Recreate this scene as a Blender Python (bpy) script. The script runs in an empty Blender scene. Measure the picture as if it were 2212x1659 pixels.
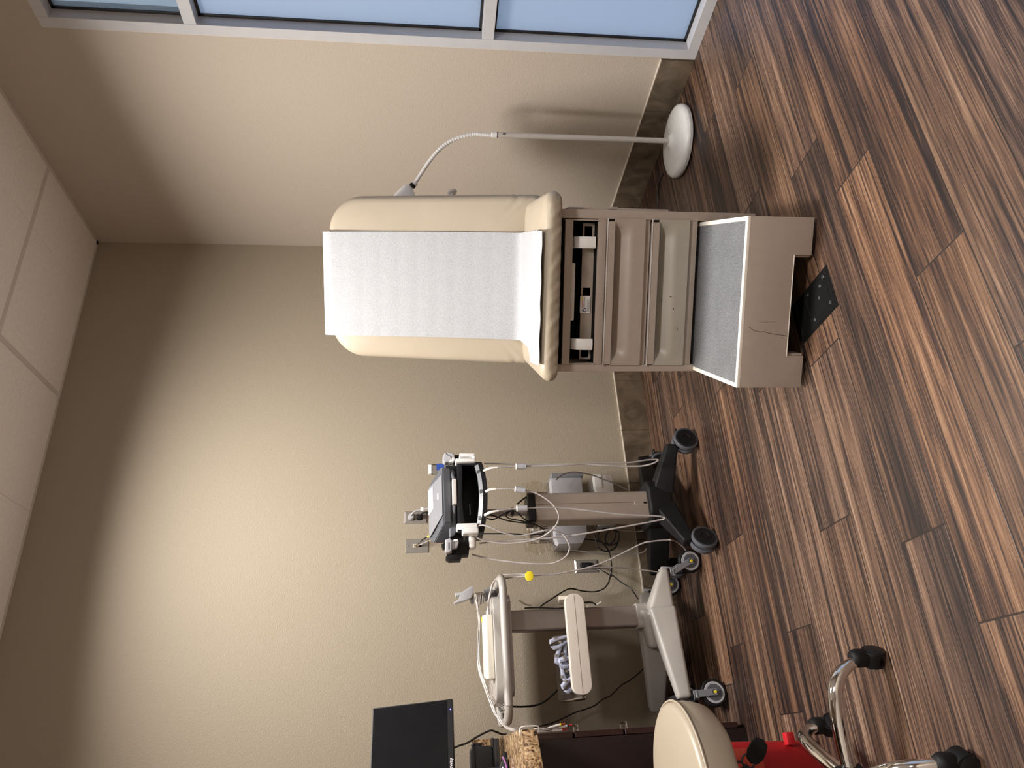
import bpy, bmesh, math, random
from mathutils import Vector, Matrix
random.seed(7)
S = bpy.context.scene
COL = S.collection
PI = math.pi

# ------------------------------------------------------------------ camera
# room axes: X along the back wall (to the right), Y towards the back wall, Z up; the phone is held sideways
W, D, H = 2.73, 3.5535, 3.05
cam_d = bpy.data.cameras.new('camera')
cam_d.sensor_fit = 'HORIZONTAL'
cam_d.sensor_width = 36.0
cam_d.lens = 1580.47 / 2212 * 36.0
cam_d.clip_start = 0.02
cam = bpy.data.objects.new('camera', cam_d)
COL.objects.link(cam)
r = Vector((0.89054236, -0.4548829, -0.00398))
d = Vector((-0.05685979, -0.10262758, -0.99309342))
f = Vector((0.45133276, 0.88461807, -0.11725875))
m = Matrix((d, r, -f)).transposed().to_4x4()
m.translation = Vector((0, 0, 1.2032))
cam.matrix_world = m
S.camera = cam

# ------------------------------------------------------------------ world, lights, exposure
wd = bpy.data.worlds.new('world'); S.world = wd
wd.use_nodes = True
bg = wd.node_tree.nodes['Background']
bg.inputs[0].default_value = (0.47, 0.56, 0.72, 1)
bg.inputs[1].default_value = 0.86
S.view_settings.view_transform = 'Standard'
S.view_settings.look = 'None'
S.view_settings.gamma = 1
S.view_settings.use_curve_mapping = False
S.view_settings.exposure = 1.02

def area(name, x, y, z, sx, sy, power, spread, col=(1, .955, .90)):
    l = bpy.data.lights.new(name, 'AREA'); l.shape = 'RECTANGLE'; l.size = sx; l.size_y = sy
    l.energy = power; l.spread = math.radians(spread); l.color = col
    o = bpy.data.objects.new(name, l); COL.objects.link(o); o.location = (x, y, z)
    return o
TROF = [(1.00, 2.28), (.84, -.30)]  # second entry is an unseen fill light added behind the camera
TPOW = [46, 30]
for (x_, y_), p_, sp_ in zip(TROF, TPOW, (156, 132)):
    area('ceiling_lamp', x_, y_, H - .062, .54, .54, p_, sp_)

# ------------------------------------------------------------------ materials
def newmat(name):
    mt = bpy.data.materials.new(name); mt.use_nodes = True
    nt = mt.node_tree; b = nt.nodes['Principled BSDF']
    return mt, nt, b
def N(nt, t): return nt.nodes.new(t)
def ramp(nt, stops, interp='LINEAR'):
    n = nt.nodes.new('ShaderNodeValToRGB'); cr = n.color_ramp; cr.interpolation = interp
    while len(cr.elements) < len(stops): cr.elements.new(.5)
    for e, (p, c) in zip(cr.elements, stops):
        e.position = p; e.color = (c[0], c[1], c[2], 1) if not isinstance(c, float) else (c, c, c, 1)
    return n
def simple(name, col, rough=.5, metal=0., var=.06, vs=14., bump=0., bs=300., spec=.5, coat=0., trans=0., sheen=0.):
    mt, nt, b = newmat(name)
    tc = N(nt, 'ShaderNodeTexCoord')
    no = N(nt, 'ShaderNodeTexNoise'); no.inputs['Scale'].default_value = vs; no.inputs['Detail'].default_value = 4
    nt.links.new(tc.outputs['Object'], no.inputs['Vector'])
    cr = ramp(nt, [(.3, tuple(c * (1 - var) for c in col)), (.7, tuple(min(1, c * (1 + var)) for c in col))])
    nt.links.new(no.outputs['Fac'], cr.inputs['Fac']); nt.links.new(cr.outputs['Color'], b.inputs['Base Color'])
    b.inputs['Roughness'].default_value = rough; b.inputs['Metallic'].default_value = metal
    b.inputs['Specular IOR Level'].default_value = spec
    b.inputs['Coat Weight'].default_value = coat
    b.inputs['Transmission Weight'].default_value = trans
    b.inputs['Sheen Weight'].default_value = sheen
    if bump:
        n2 = N(nt, 'ShaderNodeTexNoise'); n2.inputs['Scale'].default_value = bs; n2.inputs['Detail'].default_value = 3
        nt.links.new(tc.outputs['Object'], n2.inputs['Vector'])
        bp = N(nt, 'ShaderNodeBump'); bp.inputs['Strength'].default_value = bump; bp.inputs['Distance'].default_value = .002
        nt.links.new(n2.outputs['Fac'], bp.inputs['Height']); nt.links.new(bp.outputs['Normal'], b.inputs['Normal'])
    return mt

def wall_mat(name, c0, c1):
    mt, nt, b = newmat(name)
    tc = N(nt, 'ShaderNodeTexCoord')
    n1 = N(nt, 'ShaderNodeTexNoise'); n1.inputs['Scale'].default_value = 1.3; n1.inputs['Detail'].default_value = 3
    nt.links.new(tc.outputs['Object'], n1.inputs['Vector'])
    cr = ramp(nt, [(.3, c0), (.7, c1)])
    nt.links.new(n1.outputs['Fac'], cr.inputs['Fac']); nt.links.new(cr.outputs['Color'], b.inputs['Base Color'])
    n2 = N(nt, 'ShaderNodeTexNoise'); n2.inputs['Scale'].default_value = 210; n2.inputs['Detail'].default_value = 2; n2.inputs['Distortion'].default_value = .15
    nt.links.new(tc.outputs['Object'], n2.inputs['Vector'])
    cr2 = ramp(nt, [(.42, (0., 0., 0.)), (.62, (1., 1., 1.))])
    nt.links.new(n2.outputs['Fac'], cr2.inputs['Fac'])
    bp = N(nt, 'ShaderNodeBump'); bp.inputs['Strength'].default_value = .36; bp.inputs['Distance'].default_value = .0015
    nt.links.new(cr2.outputs['Color'], bp.inputs['Height']); nt.links.new(bp.outputs['Normal'], b.inputs['Normal'])
    b.inputs['Roughness'].default_value = .62; b.inputs['Specular IOR Level'].default_value = .35
    return mt

def wood_mat():
    mt, nt, b = newmat('walnut_plank_laminate')
    uv = N(nt, 'ShaderNodeUVMap'); uv.uv_map = 'grain'
    at = N(nt, 'ShaderNodeAttribute'); at.attribute_name = 'plank'
    sp = N(nt, 'ShaderNodeSeparateColor'); nt.links.new(at.outputs['Color'], sp.inputs['Color'])
    def noise(sx, sy, scale, det, dist, rough=.55):
        mp = N(nt, 'ShaderNodeMapping'); mp.inputs['Scale'].default_value = (sx, sy, 1)
        nt.links.new(uv.outputs['UV'], mp.inputs['Vector'])
        n = N(nt, 'ShaderNodeTexNoise'); n.inputs['Scale'].default_value = scale; n.inputs['Detail'].default_value = det
        n.inputs['Distortion'].default_value = dist; n.inputs['Roughness'].default_value = rough
        nt.links.new(mp.outputs['Vector'], n.inputs['Vector']); return n
    def math_(op, a, b_, clamp=False):
        n = N(nt, 'ShaderNodeMath'); n.operation = op; n.use_clamp = clamp
        for i, v in enumerate((a, b_)):
            if v is None: continue
            if isinstance(v, (int, float)): n.inputs[i].default_value = v
            else: nt.links.new(v, n.inputs[i])
        return n.outputs[0]
    broad = noise(.8, 20, 1.0, 5, .8, .62)           # broad bands along the plank
    mid = noise(1.5, 60, 1.0, 8, 1.4, .72)       # figure
    fine = noise(6, 240, 1.0, 4, .3, .7)        # fibres
    v = math_('MULTIPLY', broad.outputs['Fac'], .44)
    v = math_('ADD', v, math_('MULTIPLY', mid.outputs['Fac'], .50))
    v = math_('ADD', v, math_('MULTIPLY', fine.outputs['Fac'], .26))
    v = math_('ADD', v, math_('MULTIPLY', math_('SUBTRACT', sp.outputs[0], .5), .07))
    cr = ramp(nt, [(.47, (.011, .007, .007)), (.525, (.030, .016, .013)), (.575, (.068, .036, .024)), (.63, (.130, .070, .042)), (.69, (.200, .115, .070)), (.77, (.32, .21, .14))])
    stk = noise(.8, 40, 1.0, 6, 1.9, .65)        # charcoal heartwood streaks
    sm = ramp(nt, [(.51, (0., 0., 0.)), (.66, (1., 1., 1.))]); nt.links.new(stk.outputs['Fac'], sm.inputs['Fac'])
    v = math_('SUBTRACT', v, math_('MULTIPLY', sm.outputs['Color'], .14))
    nt.links.new(v, cr.inputs['Fac'])
    # thin dark figure lines
    wv = N(nt, 'ShaderNodeTexWave'); wv.wave_type = 'BANDS'; wv.bands_direction = 'Y'
    mp = N(nt, 'ShaderNodeMapping'); mp.inputs['Scale'].default_value = (.55, 9.5, 1)
    nt.links.new(uv.outputs['UV'], mp.inputs['Vector']); nt.links.new(mp.outputs['Vector'], wv.inputs['Vector'])
    wv.inputs['Scale'].default_value = 1.6; wv.inputs['Distortion'].default_value = 11; wv.inputs['Detail'].default_value = 4; wv.inputs['Detail Scale'].default_value = 1.1
    l1 = ramp(nt, [(.0, (1., 1., 1.)), (.10, (.25, .25, .25)), (.22, (0., 0., 0.))])
    nt.links.new(wv.outputs['Fac'], l1.inputs['Fac'])
    msk = noise(1.3, 7, 1.0, 2, 0)
    mr = ramp(nt, [(.36, (0., 0., 0.)), (.60, (1., 1., 1.))]); nt.links.new(msk.outputs['Fac'], mr.inputs['Fac'])
    lf = math_('MULTIPLY', math_('MULTIPLY', l1.outputs['Color'], mr.outputs['Color']), .85)
    mx = N(nt, 'ShaderNodeMix'); mx.data_type = 'RGBA'
    nt.links.new(lf, mx.inputs[0]); nt.links.new(cr.outputs['Color'], mx.inputs[6]); mx.inputs[7].default_value = (.032, .018, .016, 1)
    # short pores
    por = noise(26, 520, 1.0, 2, 0, .5)
    pr = ramp(nt, [(.30, (.45, .45, .45)), (.42, (1., 1., 1.))]); nt.links.new(por.outputs['Fac'], pr.inputs['Fac'])
    mu = N(nt, 'ShaderNodeMix'); mu.data_type = 'RGBA'; mu.blend_type = 'MULTIPLY'; mu.inputs[0].default_value = .8
    nt.links.new(mx.outputs[2], mu.inputs[6]); nt.links.new(pr.outputs['Color'], mu.inputs[7])
    hs = N(nt, 'ShaderNodeHueSaturation'); nt.links.new(mu.outputs[2], hs.inputs['Color'])
    nt.links.new(math_('ADD', math_('MULTIPLY', sp.outputs[1], .3), .87), hs.inputs['Value'])
    nt.links.new(math_('ADD', math_('MULTIPLY', sp.outputs[2], .2), .86), hs.inputs['Saturation'])
    # joints
    uv2 = N(nt, 'ShaderNodeUVMap'); uv2.uv_map = 'joint'
    sx = N(nt, 'ShaderNodeSeparateXYZ'); nt.links.new(uv2.outputs['UV'], sx.inputs[0])
    ex = math_('MINIMUM', sx.outputs[0], math_('SUBTRACT', 1.22, sx.outputs[0]))
    ey = math_('MINIMUM', sx.outputs[1], math_('SUBTRACT', .1812, sx.outputs[1]))
    e = math_('MINIMUM', ex, ey)
    j = math_('MULTIPLY', math_('SUBTRACT', e, .0016), 1 / .0010, True)
    mj = N(nt, 'ShaderNodeMix'); mj.data_type = 'RGBA'; mj.inputs[6].default_value = (.02, .012, .010, 1)
    nt.links.new(j, mj.inputs[0]); nt.links.new(hs.outputs['Color'], mj.inputs[7])
    nt.links.new(mj.outputs[2], b.inputs['Base Color'])
    bp = N(nt, 'ShaderNodeBump'); bp.inputs['Strength'].default_value = .25; bp.inputs['Distance'].default_value = .0012
    nt.links.new(math_('ADD', math_('MULTIPLY', fine.outputs['Fac'], .5), j), bp.inputs['Height'])
    nt.links.new(bp.outputs['Normal'], b.inputs['Normal'])
    b.inputs['Roughness'].default_value = .42; b.inputs['Specular IOR Level'].default_value = .45
    return mt

def stone_mat():
    mt, nt, b = newmat('brown_stone_tile')
    tc = N(nt, 'ShaderNodeTexCoord')
    n1 = N(nt, 'ShaderNodeTexNoise'); n1.inputs['Scale'].default_value = 7; n1.inputs['Detail'].default_value = 8; n1.inputs['Distortion'].default_value = 1.6
    nt.links.new(tc.outputs['Object'], n1.inputs['Vector'])
    cr = ramp(nt, [(.26, (.070, .050, .034)), (.5, (.128, .096, .066)), (.62, (.165, .125, .086)), (.80, (.205, .155, .112))])
    nt.links.new(n1.outputs['Fac'], cr.inputs['Fac']); nt.links.new(cr.outputs['Color'], b.inputs['Base Color'])
    b.inputs['Roughness'].default_value = .45
    return mt

def granite_mat():
    mt, nt, b = newmat('tan_black_granite')
    tc = N(nt, 'ShaderNodeTexCoord')
    n1 = N(nt, 'ShaderNodeTexNoise'); n1.inputs['Scale'].default_value = 55; n1.inputs['Detail'].default_value = 6; n1.inputs['Distortion'].default_value = 1.2
    n2 = N(nt, 'ShaderNodeTexVoronoi'); n2.inputs['Scale'].default_value = 130
    nt.links.new(tc.outputs['Object'], n1.inputs['Vector']); nt.links.new(tc.outputs['Object'], n2.inputs['Vector'])
    cr = ramp(nt, [(.30, (.015, .011, .009)), (.42, (.10, .055, .028)), (.50, (.33, .195, .095)), (.60, (.52, .36, .20)), (.75, (.68, .55, .38))])
    nt.links.new(n1.outputs['Fac'], cr.inputs['Fac'])
    mx = N(nt, 'ShaderNodeMix'); mx.data_type = 'RGBA'; mx.blend_type = 'MULTIPLY'; mx.inputs[0].default_value = .45
    cr2 = ramp(nt, [(.05, (.35, .30, .26)), (.5, (1., 1., 1.))]); nt.links.new(n2.outputs['Distance'], cr2.inputs['Fac'])
    nt.links.new(cr.outputs['Color'], mx.inputs[6]); nt.links.new(cr2.outputs['Color'], mx.inputs[7])
    nt.links.new(mx.outputs[2], b.inputs['Base Color']); b.inputs['Roughness'].default_value = .2
    return mt

def paper_mat():
    mt, nt, b = newmat('crepe_exam_paper')
    tc = N(nt, 'ShaderNodeTexCoord')
    n1 = N(nt, 'ShaderNodeTexNoise'); n1.inputs['Scale'].default_value = 210; n1.inputs['Detail'].default_value = 5; n1.inputs['Roughness'].default_value = .8
    nt.links.new(tc.outputs['Object'], n1.inputs['Vector'])
    cr = ramp(nt, [(.36, (.315, .322, .34)), (.62, (.42, .427, .45))])
    nt.links.new(n1.outputs['Fac'], cr.inputs['Fac']); nt.links.new(cr.outputs['Color'], b.inputs['Base Color'])
    bp = N(nt, 'ShaderNodeBump'); bp.inputs['Strength'].default_value = .5; bp.inputs['Distance'].default_value = .002
    nt.links.new(n1.outputs['Fac'], bp.inputs['Height']); nt.links.new(bp.outputs['Normal'], b.inputs['Normal'])
    b.inputs['Roughness'].default_value = .8
    return mt

def mesh_grey():
    mt, nt, b = newmat('grey_ribbed_tread')
    tc = N(nt, 'ShaderNodeTexCoord')
    n1 = N(nt, 'ShaderNodeTexNoise'); n1.inputs['Scale'].default_value = 260; n1.inputs['Detail'].default_value = 3
    n2 = N(nt, 'ShaderNodeTexNoise'); n2.inputs['Scale'].default_value = 9; n2.inputs['Detail'].default_value = 3
    nt.links.new(tc.outputs['Object'], n1.inputs['Vector']); nt.links.new(tc.outputs['Object'], n2.inputs['Vector'])
    cr = ramp(nt, [(.35, (.095, .10, .108)), (.65, (.20, .206, .218))]); nt.links.new(n1.outputs['Fac'], cr.inputs['Fac'])
    cr2 = ramp(nt, [(.3, (.85, .85, .85)), (.7, (1., 1., 1.))]); nt.links.new(n2.outputs['Fac'], cr2.inputs['Fac'])
    mx = N(nt, 'ShaderNodeMix'); mx.data_type = 'RGBA'; mx.blend_type = 'MULTIPLY'; mx.inputs[0].default_value = 1
    nt.links.new(cr.outputs['Color'], mx.inputs[6]); nt.links.new(cr2.outputs['Color'], mx.inputs[7])
    nt.links.new(mx.outputs[2], b.inputs['Base Color']); b.inputs['Roughness'].default_value = .75
    bp = N(nt, 'ShaderNodeBump'); bp.inputs['Strength'].default_value = .5; bp.inputs['Distance'].default_value = .0015
    nt.links.new(n1.outputs['Fac'], bp.inputs['Height']); nt.links.new(bp.outputs['Normal'], b.inputs['Normal'])
    return mt

def frosted_mat():
    mt = bpy.data.materials.new('frosted_window_film'); mt.use_nodes = True
    nt = mt.node_tree; nt.nodes.clear()
    out = N(nt, 'ShaderNodeOutputMaterial')
    tr = N(nt, 'ShaderNodeBsdfTranslucent'); tr.inputs['Color'].default_value = (.80, .86, .92, 1)
    df = N(nt, 'ShaderNodeBsdfDiffuse'); df.inputs['Color'].default_value = (.30, .35, .42, 1)
    gl = N(nt, 'ShaderNodeBsdfGlossy'); gl.inputs['Roughness'].default_value = .35
    tc = N(nt, 'ShaderNodeTexCoord'); n1 = N(nt, 'ShaderNodeTexNoise'); n1.inputs['Scale'].default_value = 900
    nt.links.new(tc.outputs['Object'], n1.inputs['Vector'])
    bp = N(nt, 'ShaderNodeBump'); bp.inputs['Strength'].default_value = .25; bp.inputs['Distance'].default_value = .001
    nt.links.new(n1.outputs['Fac'], bp.inputs['Height'])
    for q in (tr, df, gl): nt.links.new(bp.outputs['Normal'], q.inputs['Normal'])
    a = N(nt, 'ShaderNodeMixShader'); a.inputs[0].default_value = .32
    nt.links.new(tr.outputs[0], a.inputs[1]); nt.links.new(df.outputs[0], a.inputs[2])
    b = N(nt, 'ShaderNodeMixShader'); b.inputs[0].default_value = .05
    nt.links.new(a.outputs[0], b.inputs[1]); nt.links.new(gl.outputs[0], b.inputs[2])
    nt.links.new(b.outputs[0], out.inputs[0])
    return mt
def glass_mat(name, col=(.9, .95, 1), alpha=.25, rough=.05):
    mt = bpy.data.materials.new(name); mt.use_nodes = True
    nt = mt.node_tree; nt.nodes.clear()
    out = N(nt, 'ShaderNodeOutputMaterial')
    tr = N(nt, 'ShaderNodeBsdfTransparent'); tr.inputs['Color'].default_value = (*col, 1)
    gl = N(nt, 'ShaderNodeBsdfGlossy'); gl.inputs['Roughness'].default_value = rough
    fr = N(nt, 'ShaderNodeFresnel'); fr.inputs['IOR'].default_value = 1.45
    ad = N(nt, 'ShaderNodeMath'); ad.operation = 'ADD'; ad.inputs[1].default_value = alpha; ad.use_clamp = True
    nt.links.new(fr.outputs[0], ad.inputs[0])
    a = N(nt, 'ShaderNodeMixShader'); nt.links.new(ad.outputs[0], a.inputs[0])
    nt.links.new(tr.outputs[0], a.inputs[1]); nt.links.new(gl.outputs[0], a.inputs[2])
    nt.links.new(a.outputs[0], out.inputs[0])
    return mt
def emit_mat(name, col, st):
    mt, nt, b = newmat(name)
    b.inputs['Base Color'].default_value = (*col, 1)
    b.inputs['Emission Color'].default_value = (*col, 1); b.inputs['Emission Strength'].default_value = st
    return mt
def brushed(name, col, rough=.3):
    mt, nt, b = newmat(name)
    tc = N(nt, 'ShaderNodeTexCoord'); mp = N(nt, 'ShaderNodeMapping'); mp.inputs['Scale'].default_value = (400, 400, 6)
    n1 = N(nt, 'ShaderNodeTexNoise'); n1.inputs['Scale'].default_value = 1; n1.inputs['Detail'].default_value = 3
    nt.links.new(tc.outputs['Object'], mp.inputs['Vector']); nt.links.new(mp.outputs['Vector'], n1.inputs['Vector'])
    cr = ramp(nt, [(.3, tuple(c * .85 for c in col)), (.7, col)]); nt.links.new(n1.outputs['Fac'], cr.inputs['Fac'])
    nt.links.new(cr.outputs['Color'], b.inputs['Base Color'])
    b.inputs['Metallic'].default_value = 1; b.inputs['Roughness'].default_value = rough
    return mt

M = dict(
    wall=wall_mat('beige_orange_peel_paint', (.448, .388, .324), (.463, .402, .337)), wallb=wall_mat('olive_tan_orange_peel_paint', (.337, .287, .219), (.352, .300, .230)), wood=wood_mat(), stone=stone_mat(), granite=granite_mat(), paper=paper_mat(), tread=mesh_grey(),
    frosted=frosted_mat(), glass=glass_mat('clear_window_glass', (.66, .69, .68), .06, .02), film=glass_mat('clear_plastic_film', (.90, .87, .80), .07, .25),
    clearpl=glass_mat('clear_bottle_plastic', (.85, .88, .92), .12, .15),
    tile=simple('ceiling_tile_white', (.86, .81, .76), .85, var=.04, vs=60, bump=.25, bs=420),
    grid=simple('ceiling_grid_beige', (.66, .61, .56), .5, var=.03),
    alu=simple('painted_silver_window_frame', (.52, .52, .54), .36, .08, var=.03),
    gasket=simple('black_rubber_gasket', (.01, .01, .012), .5),
    caulk=simple('pale_caulk_line', (.62, .56, .48), .5),
    vinyl=simple('cream_vinyl_upholstery', (.375, .318, .243), .38, var=.03, vs=6, bump=.10, bs=650, spec=.45),
    vinylside=simple('cream_vinyl_side', (.37, .312, .238), .40, var=.03, vs=6, bump=.10, bs=650),
    taupe=simple('taupe_painted_metal', (.375, .312, .268), .42, var=.03, vs=30, bump=.05, bs=700),
    taupe2=simple('greenish_taupe_drawer', (.375, .340, .292), .42, var=.04, vs=12, bump=.05, bs=700),
    taupedark=simple('dark_taupe_recess', (.15, .118, .092), .6),
    cream=simple('cream_plastic_trim', (.80, .76, .68), .4, var=.04),
    blk=simple('black_plastic', (.010, .010, .012), .45, var=.2, bump=.06, bs=500, spec=.3),
    blkm=simple('matte_black_plastic', (.009, .009, .010), .55, var=.2, bump=.1, bs=500, spec=.2),
    blkc=simple('black_rubber_cord', (.008, .008, .009), .4),
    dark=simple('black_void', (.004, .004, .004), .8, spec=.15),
    dgrey=simple('dark_grey_plastic', (.085, .09, .105), .4, var=.08),
    mgrey=simple('mid_grey_plastic', (.20, .205, .225), .42, var=.05),
    lgrey=simple('light_grey_plastic', (.42, .42, .45), .4, var=.05),
    wgrey=simple('grey_lead_cable', (.36, .33, .32), .4, var=.05),
    offw=simple('off_white_plastic', (.62, .58, .55), .38, var=.04),
    white=simple('white_plastic', (.80, .79, .78), .35, var=.03),
    lampw=simple('white_enamel', (.80, .80, .78), .32, var=.04, vs=40, bump=.04, bs=900),
    pole=simple('pale_painted_pole', (.58, .54, .50), .35, var=.03),
    bronze=simple('champagne_grey_column', (.36, .305, .262), .42, .25, var=.03, bump=.04, bs=900),
    cartw=simple('warm_grey_cart_plastic', (.42, .395, .37), .40, var=.04, bump=.12, bs=500),
    bone=simple('bone_plastic', (.66, .60, .53), .42, var=.03, bump=.1, bs=500),
    bone2=simple('ivory_module_plastic', (.78, .74, .64), .38, var=.02),
    colm=simple('satin_bronze_column', (.34, .30, .28), .38, .3, var=.03),
    steel=simple('satin_stainless_plate', (.34, .315, .29), .30, .5, var=.05, vs=40),
    chrome=simple('chrome', (.82, .81, .80), .06, 1., var=.02),
    mahog=simple('dark_mahogany_laminate', (.009, .003, .003), .45, var=.25, vs=8),
    mahog2=simple('mahogany_edge', (.026, .010, .008), .3, var=.25, vs=8),
    red=simple('red_polyethylene', (.36, .010, .014), .38, var=.08, vs=8),
    red2=simple('bright_red_plastic', (.50, .014, .022), .4, var=.06),
    orange=simple('orange_red_sticker', (.50, .055, .03), .4),
    yellow=simple('yellow_tag', (.85, .68, .03), .4, var=.1),
    blue=simple('blue_label', (.03, .08, .36), .4, var=.3, vs=200),
    clip=simple('pale_blue_grey_clip', (.45, .48, .62), .35, var=.05),
    bag=simple('black_nylon_bag', (.014, .014, .016), .6, bump=.3, bs=800),
    screen=simple('black_matte_screen', (.008, .0075, .009), .3, var=.1, spec=.1),
    purple=simple('purple_mouse_trim', (.34, .14, .36), .25),
    gdark=simple('glossy_dark_plastic', (.03, .03, .035), .12),
    brown=simple('brown_card', (.30, .21, .13), .7),
    ink=simple('dark_ink', (.02, .02, .03), .6), inkred=simple('red_ink', (.5, .03, .03), .6), inkblue=simple('navy_ink', (.02, .03, .15), .6),
    led=emit_mat('blue_power_led', (.15, .12, 1), 3.0),
    lens=simple('troffer_reflector_white', (.8, .8, .78), .5),
    crack=simple('crack_dark', (.02, .015, .012), .7),
)

# ------------------------------------------------------------------ mesh helpers
class MB:
    def __init__(s): s.bm = bmesh.new()
    def _bev(s, geom_verts, w, seg=2):
        es = set()
        for v in geom_verts: es.update(v.link_edges)
        if w > 0: bmesh.ops.bevel(s.bm, geom=list(es), offset=w, segments=seg, profile=.6, affect='EDGES')
    def box(s, x0, x1, y0, y1, z0, z1, bev=0., seg=2, mat=None):
        bm2 = bmesh.new()
        bmesh.ops.create_cube(bm2, size=1)
        for v in bm2.verts: v.co = Vector((x0 + (v.co.x + .5) * (x1 - x0), y0 + (v.co.y + .5) * (y1 - y0), z0 + (v.co.z + .5) * (z1 - z0)))
        if bev > 0: bmesh.ops.bevel(bm2, geom=list(bm2.edges), offset=bev, segments=seg, profile=.6, affect='EDGES')
        s.merge(bm2, mat); return s
    def merge(s, bm2, mat=None):
        if mat is not None: bm2.transform(mat)
        mp = {}
        for v in bm2.verts: mp[v] = s.bm.verts.new(v.co)
        for fc in bm2.faces:
            try: s.bm.faces.new([mp[v] for v in fc.verts])
            except ValueError: pass
        bm2.free()
    def prism(s, pts, a0, a1, axis='z', bev=0., seg=2, mat=None):
        """polygon pts extruded along axis from a0 to a1; axis x: pts=(y,z); y: pts=(x,z); z: pts=(x,y)"""
        def co(p, a):
            return {'x': (a, p[0], p[1]), 'y': (p[0], a, p[1]), 'z': (p[0], p[1], a)}[axis]
        bm2 = bmesh.new()
        A = [bm2.verts.new(co(p, a0)) for p in pts]; B = [bm2.verts.new(co(p, a1)) for p in pts]
        n = len(pts)
        bm2.faces.new(A[::-1]); bm2.faces.new(B)
        for i in range(n): bm2.faces.new((A[i], A[(i + 1) % n], B[(i + 1) % n], B[i]))
        bmesh.ops.recalc_face_normals(bm2, faces=bm2.faces)
        if bev > 0: bmesh.ops.bevel(bm2, geom=list(bm2.edges), offset=bev, segments=seg, profile=.6, affect='EDGES', clamp_overlap=True)
        s.merge(bm2, mat); return s
    def lathe(s, prof, n=32, mat=None):
        bm2 = bmesh.new(); rings = []
        for (rr, z) in prof:
            if rr < 1e-6: rings.append([bm2.verts.new((0, 0, z))])
            else: rings.append([bm2.verts.new((rr * math.cos(2 * PI * k / n), rr * math.sin(2 * PI * k / n), z)) for k in range(n)])
        for a, b in zip(rings, rings[1:]):
            for k in range(n):
                k2 = (k + 1) % n
                if len(a) == 1 and len(b) == 1: continue
                if len(a) == 1: bm2.faces.new((a[0], b[k2], b[k]))
                elif len(b) == 1: bm2.faces.new((a[k], a[k2], b[0]))
                else: bm2.faces.new((a[k], a[k2], b[k2], b[k]))
        bmesh.ops.recalc_face_normals(bm2, faces=bm2.faces)
        s.merge(bm2, mat); return s
    def cyl(s, p0, p1, r0, r1=None, n=20, bev=0.):
        r1 = r0 if r1 is None else r1
        p0, p1 = Vector(p0), Vector(p1); L = (p1 - p0).length
        q = (p1 - p0).to_track_quat('Z', 'Y').to_matrix().to_4x4(); q.translation = p0
        if bev: prof = [(0, 0), (r0 - bev, 0), (r0, bev), (r1, L - bev), (r1 - bev, L), (0, L)]
        else: prof = [(0, 0), (r0, 0), (r1, L), (0, L)]
        return s.lathe(prof, n, q)
    def tube(s, pts, rad, n=8, sub=6, closed=False, smooth=True, rads=None):
        P = [Vector(p) for p in pts]
        if smooth and len(P) > 2:
            Q = []; R_ = []; m_ = len(P)
            rng = range(m_) if closed else range(m_ - 1)
            for i in rng:
                if closed: a, b, c, e = P[(i - 1) % m_], P[i], P[(i + 1) % m_], P[(i + 2) % m_]
                else: a, b, c, e = P[max(i - 1, 0)], P[i], P[i + 1], P[min(i + 2, m_ - 1)]
                for k in range(sub):
                    t = k / sub
                    Q.append(.5 * ((2 * b) + (c - a) * t + (2 * a - 5 * b + 4 * c - e) * t * t + (3 * b - a - 3 * c + e) * t ** 3))
                    if rads: R_.append(rads[i] * (1 - t) + rads[(i + 1) % m_] * t)
            if not closed: Q.append(P[-1]); R_.append(rads[-1] if rads else 0)
            P = Q
            if rads: rads = R_
        bm2 = bmesh.new(); rings = []; up = Vector((0, 0, 1)); m_ = len(P); prev = None
        for i, p in enumerate(P):
            if closed: t = (P[(i + 1) % m_] - P[i - 1])
            else: t = P[min(i + 1, m_ - 1)] - P[max(i - 1, 0)]
            if t.length < 1e-9: t = Vector((0, 0, 1))
            t.normalize()
            if prev is None:
                a = t.cross(up)
                if a.length < .05: a = t.cross(Vector((1, 0, 0)))
            else:
                a = prev - t * prev.dot(t)
                if a.length < 1e-6: a = t.cross(up)
            a.normalize(); prev = a; b = t.cross(a)
            rr = rads[i] if rads else rad
            rings.append([bm2.verts.new(p + rr * (a * math.cos(2 * PI * k / n) + b * math.sin(2 * PI * k / n))) for k in range(n)])
        L = list(zip(rings, rings[1:])) + ([(rings[-1], rings[0])] if closed else [])
        for A, B in L:
            for k in range(n): bm2.faces.new((A[k], A[(k + 1) % n], B[(k + 1) % n], B[k]))
        if not closed: bm2.faces.new(rings[0][::-1]); bm2.faces.new(rings[-1])
        bmesh.ops.recalc_face_normals(bm2, faces=bm2.faces)
        s.merge(bm2); return s
    def grid(s, fn, nu, nv, closed_u=False, mat=None):
        bm2 = bmesh.new()
        V = [[bm2.verts.new(fn(i / nu, j / nv)) for j in range(nv + 1)] for i in range(nu if closed_u else nu + 1)]
        for i in range(nu):
            for j in range(nv):
                i2 = (i + 1) % nu if closed_u else i + 1
                bm2.faces.new((V[i][j], V[i2][j], V[i2][j + 1], V[i][j + 1]))
        s.merge(bm2, mat); return s
    def build(s, name, mat, parent=None, smooth=True, angle=35, mods=None):
        me = bpy.data.meshes.new(name)
        bmesh.ops.remove_doubles(s.bm, verts=s.bm.verts, dist=1e-6)
        s.bm.normal_update(); s.bm.to_mesh(me); s.bm.free()
        me.materials.append(M[mat] if isinstance(mat, str) else mat)
        if smooth:
            for p in me.polygons: p.use_smooth = True
            me.set_sharp_from_angle(angle=math.radians(angle))
        o = bpy.data.objects.new(name, me); COL.objects.link(o)
        if parent is not None: o.parent = parent
        return o
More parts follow.
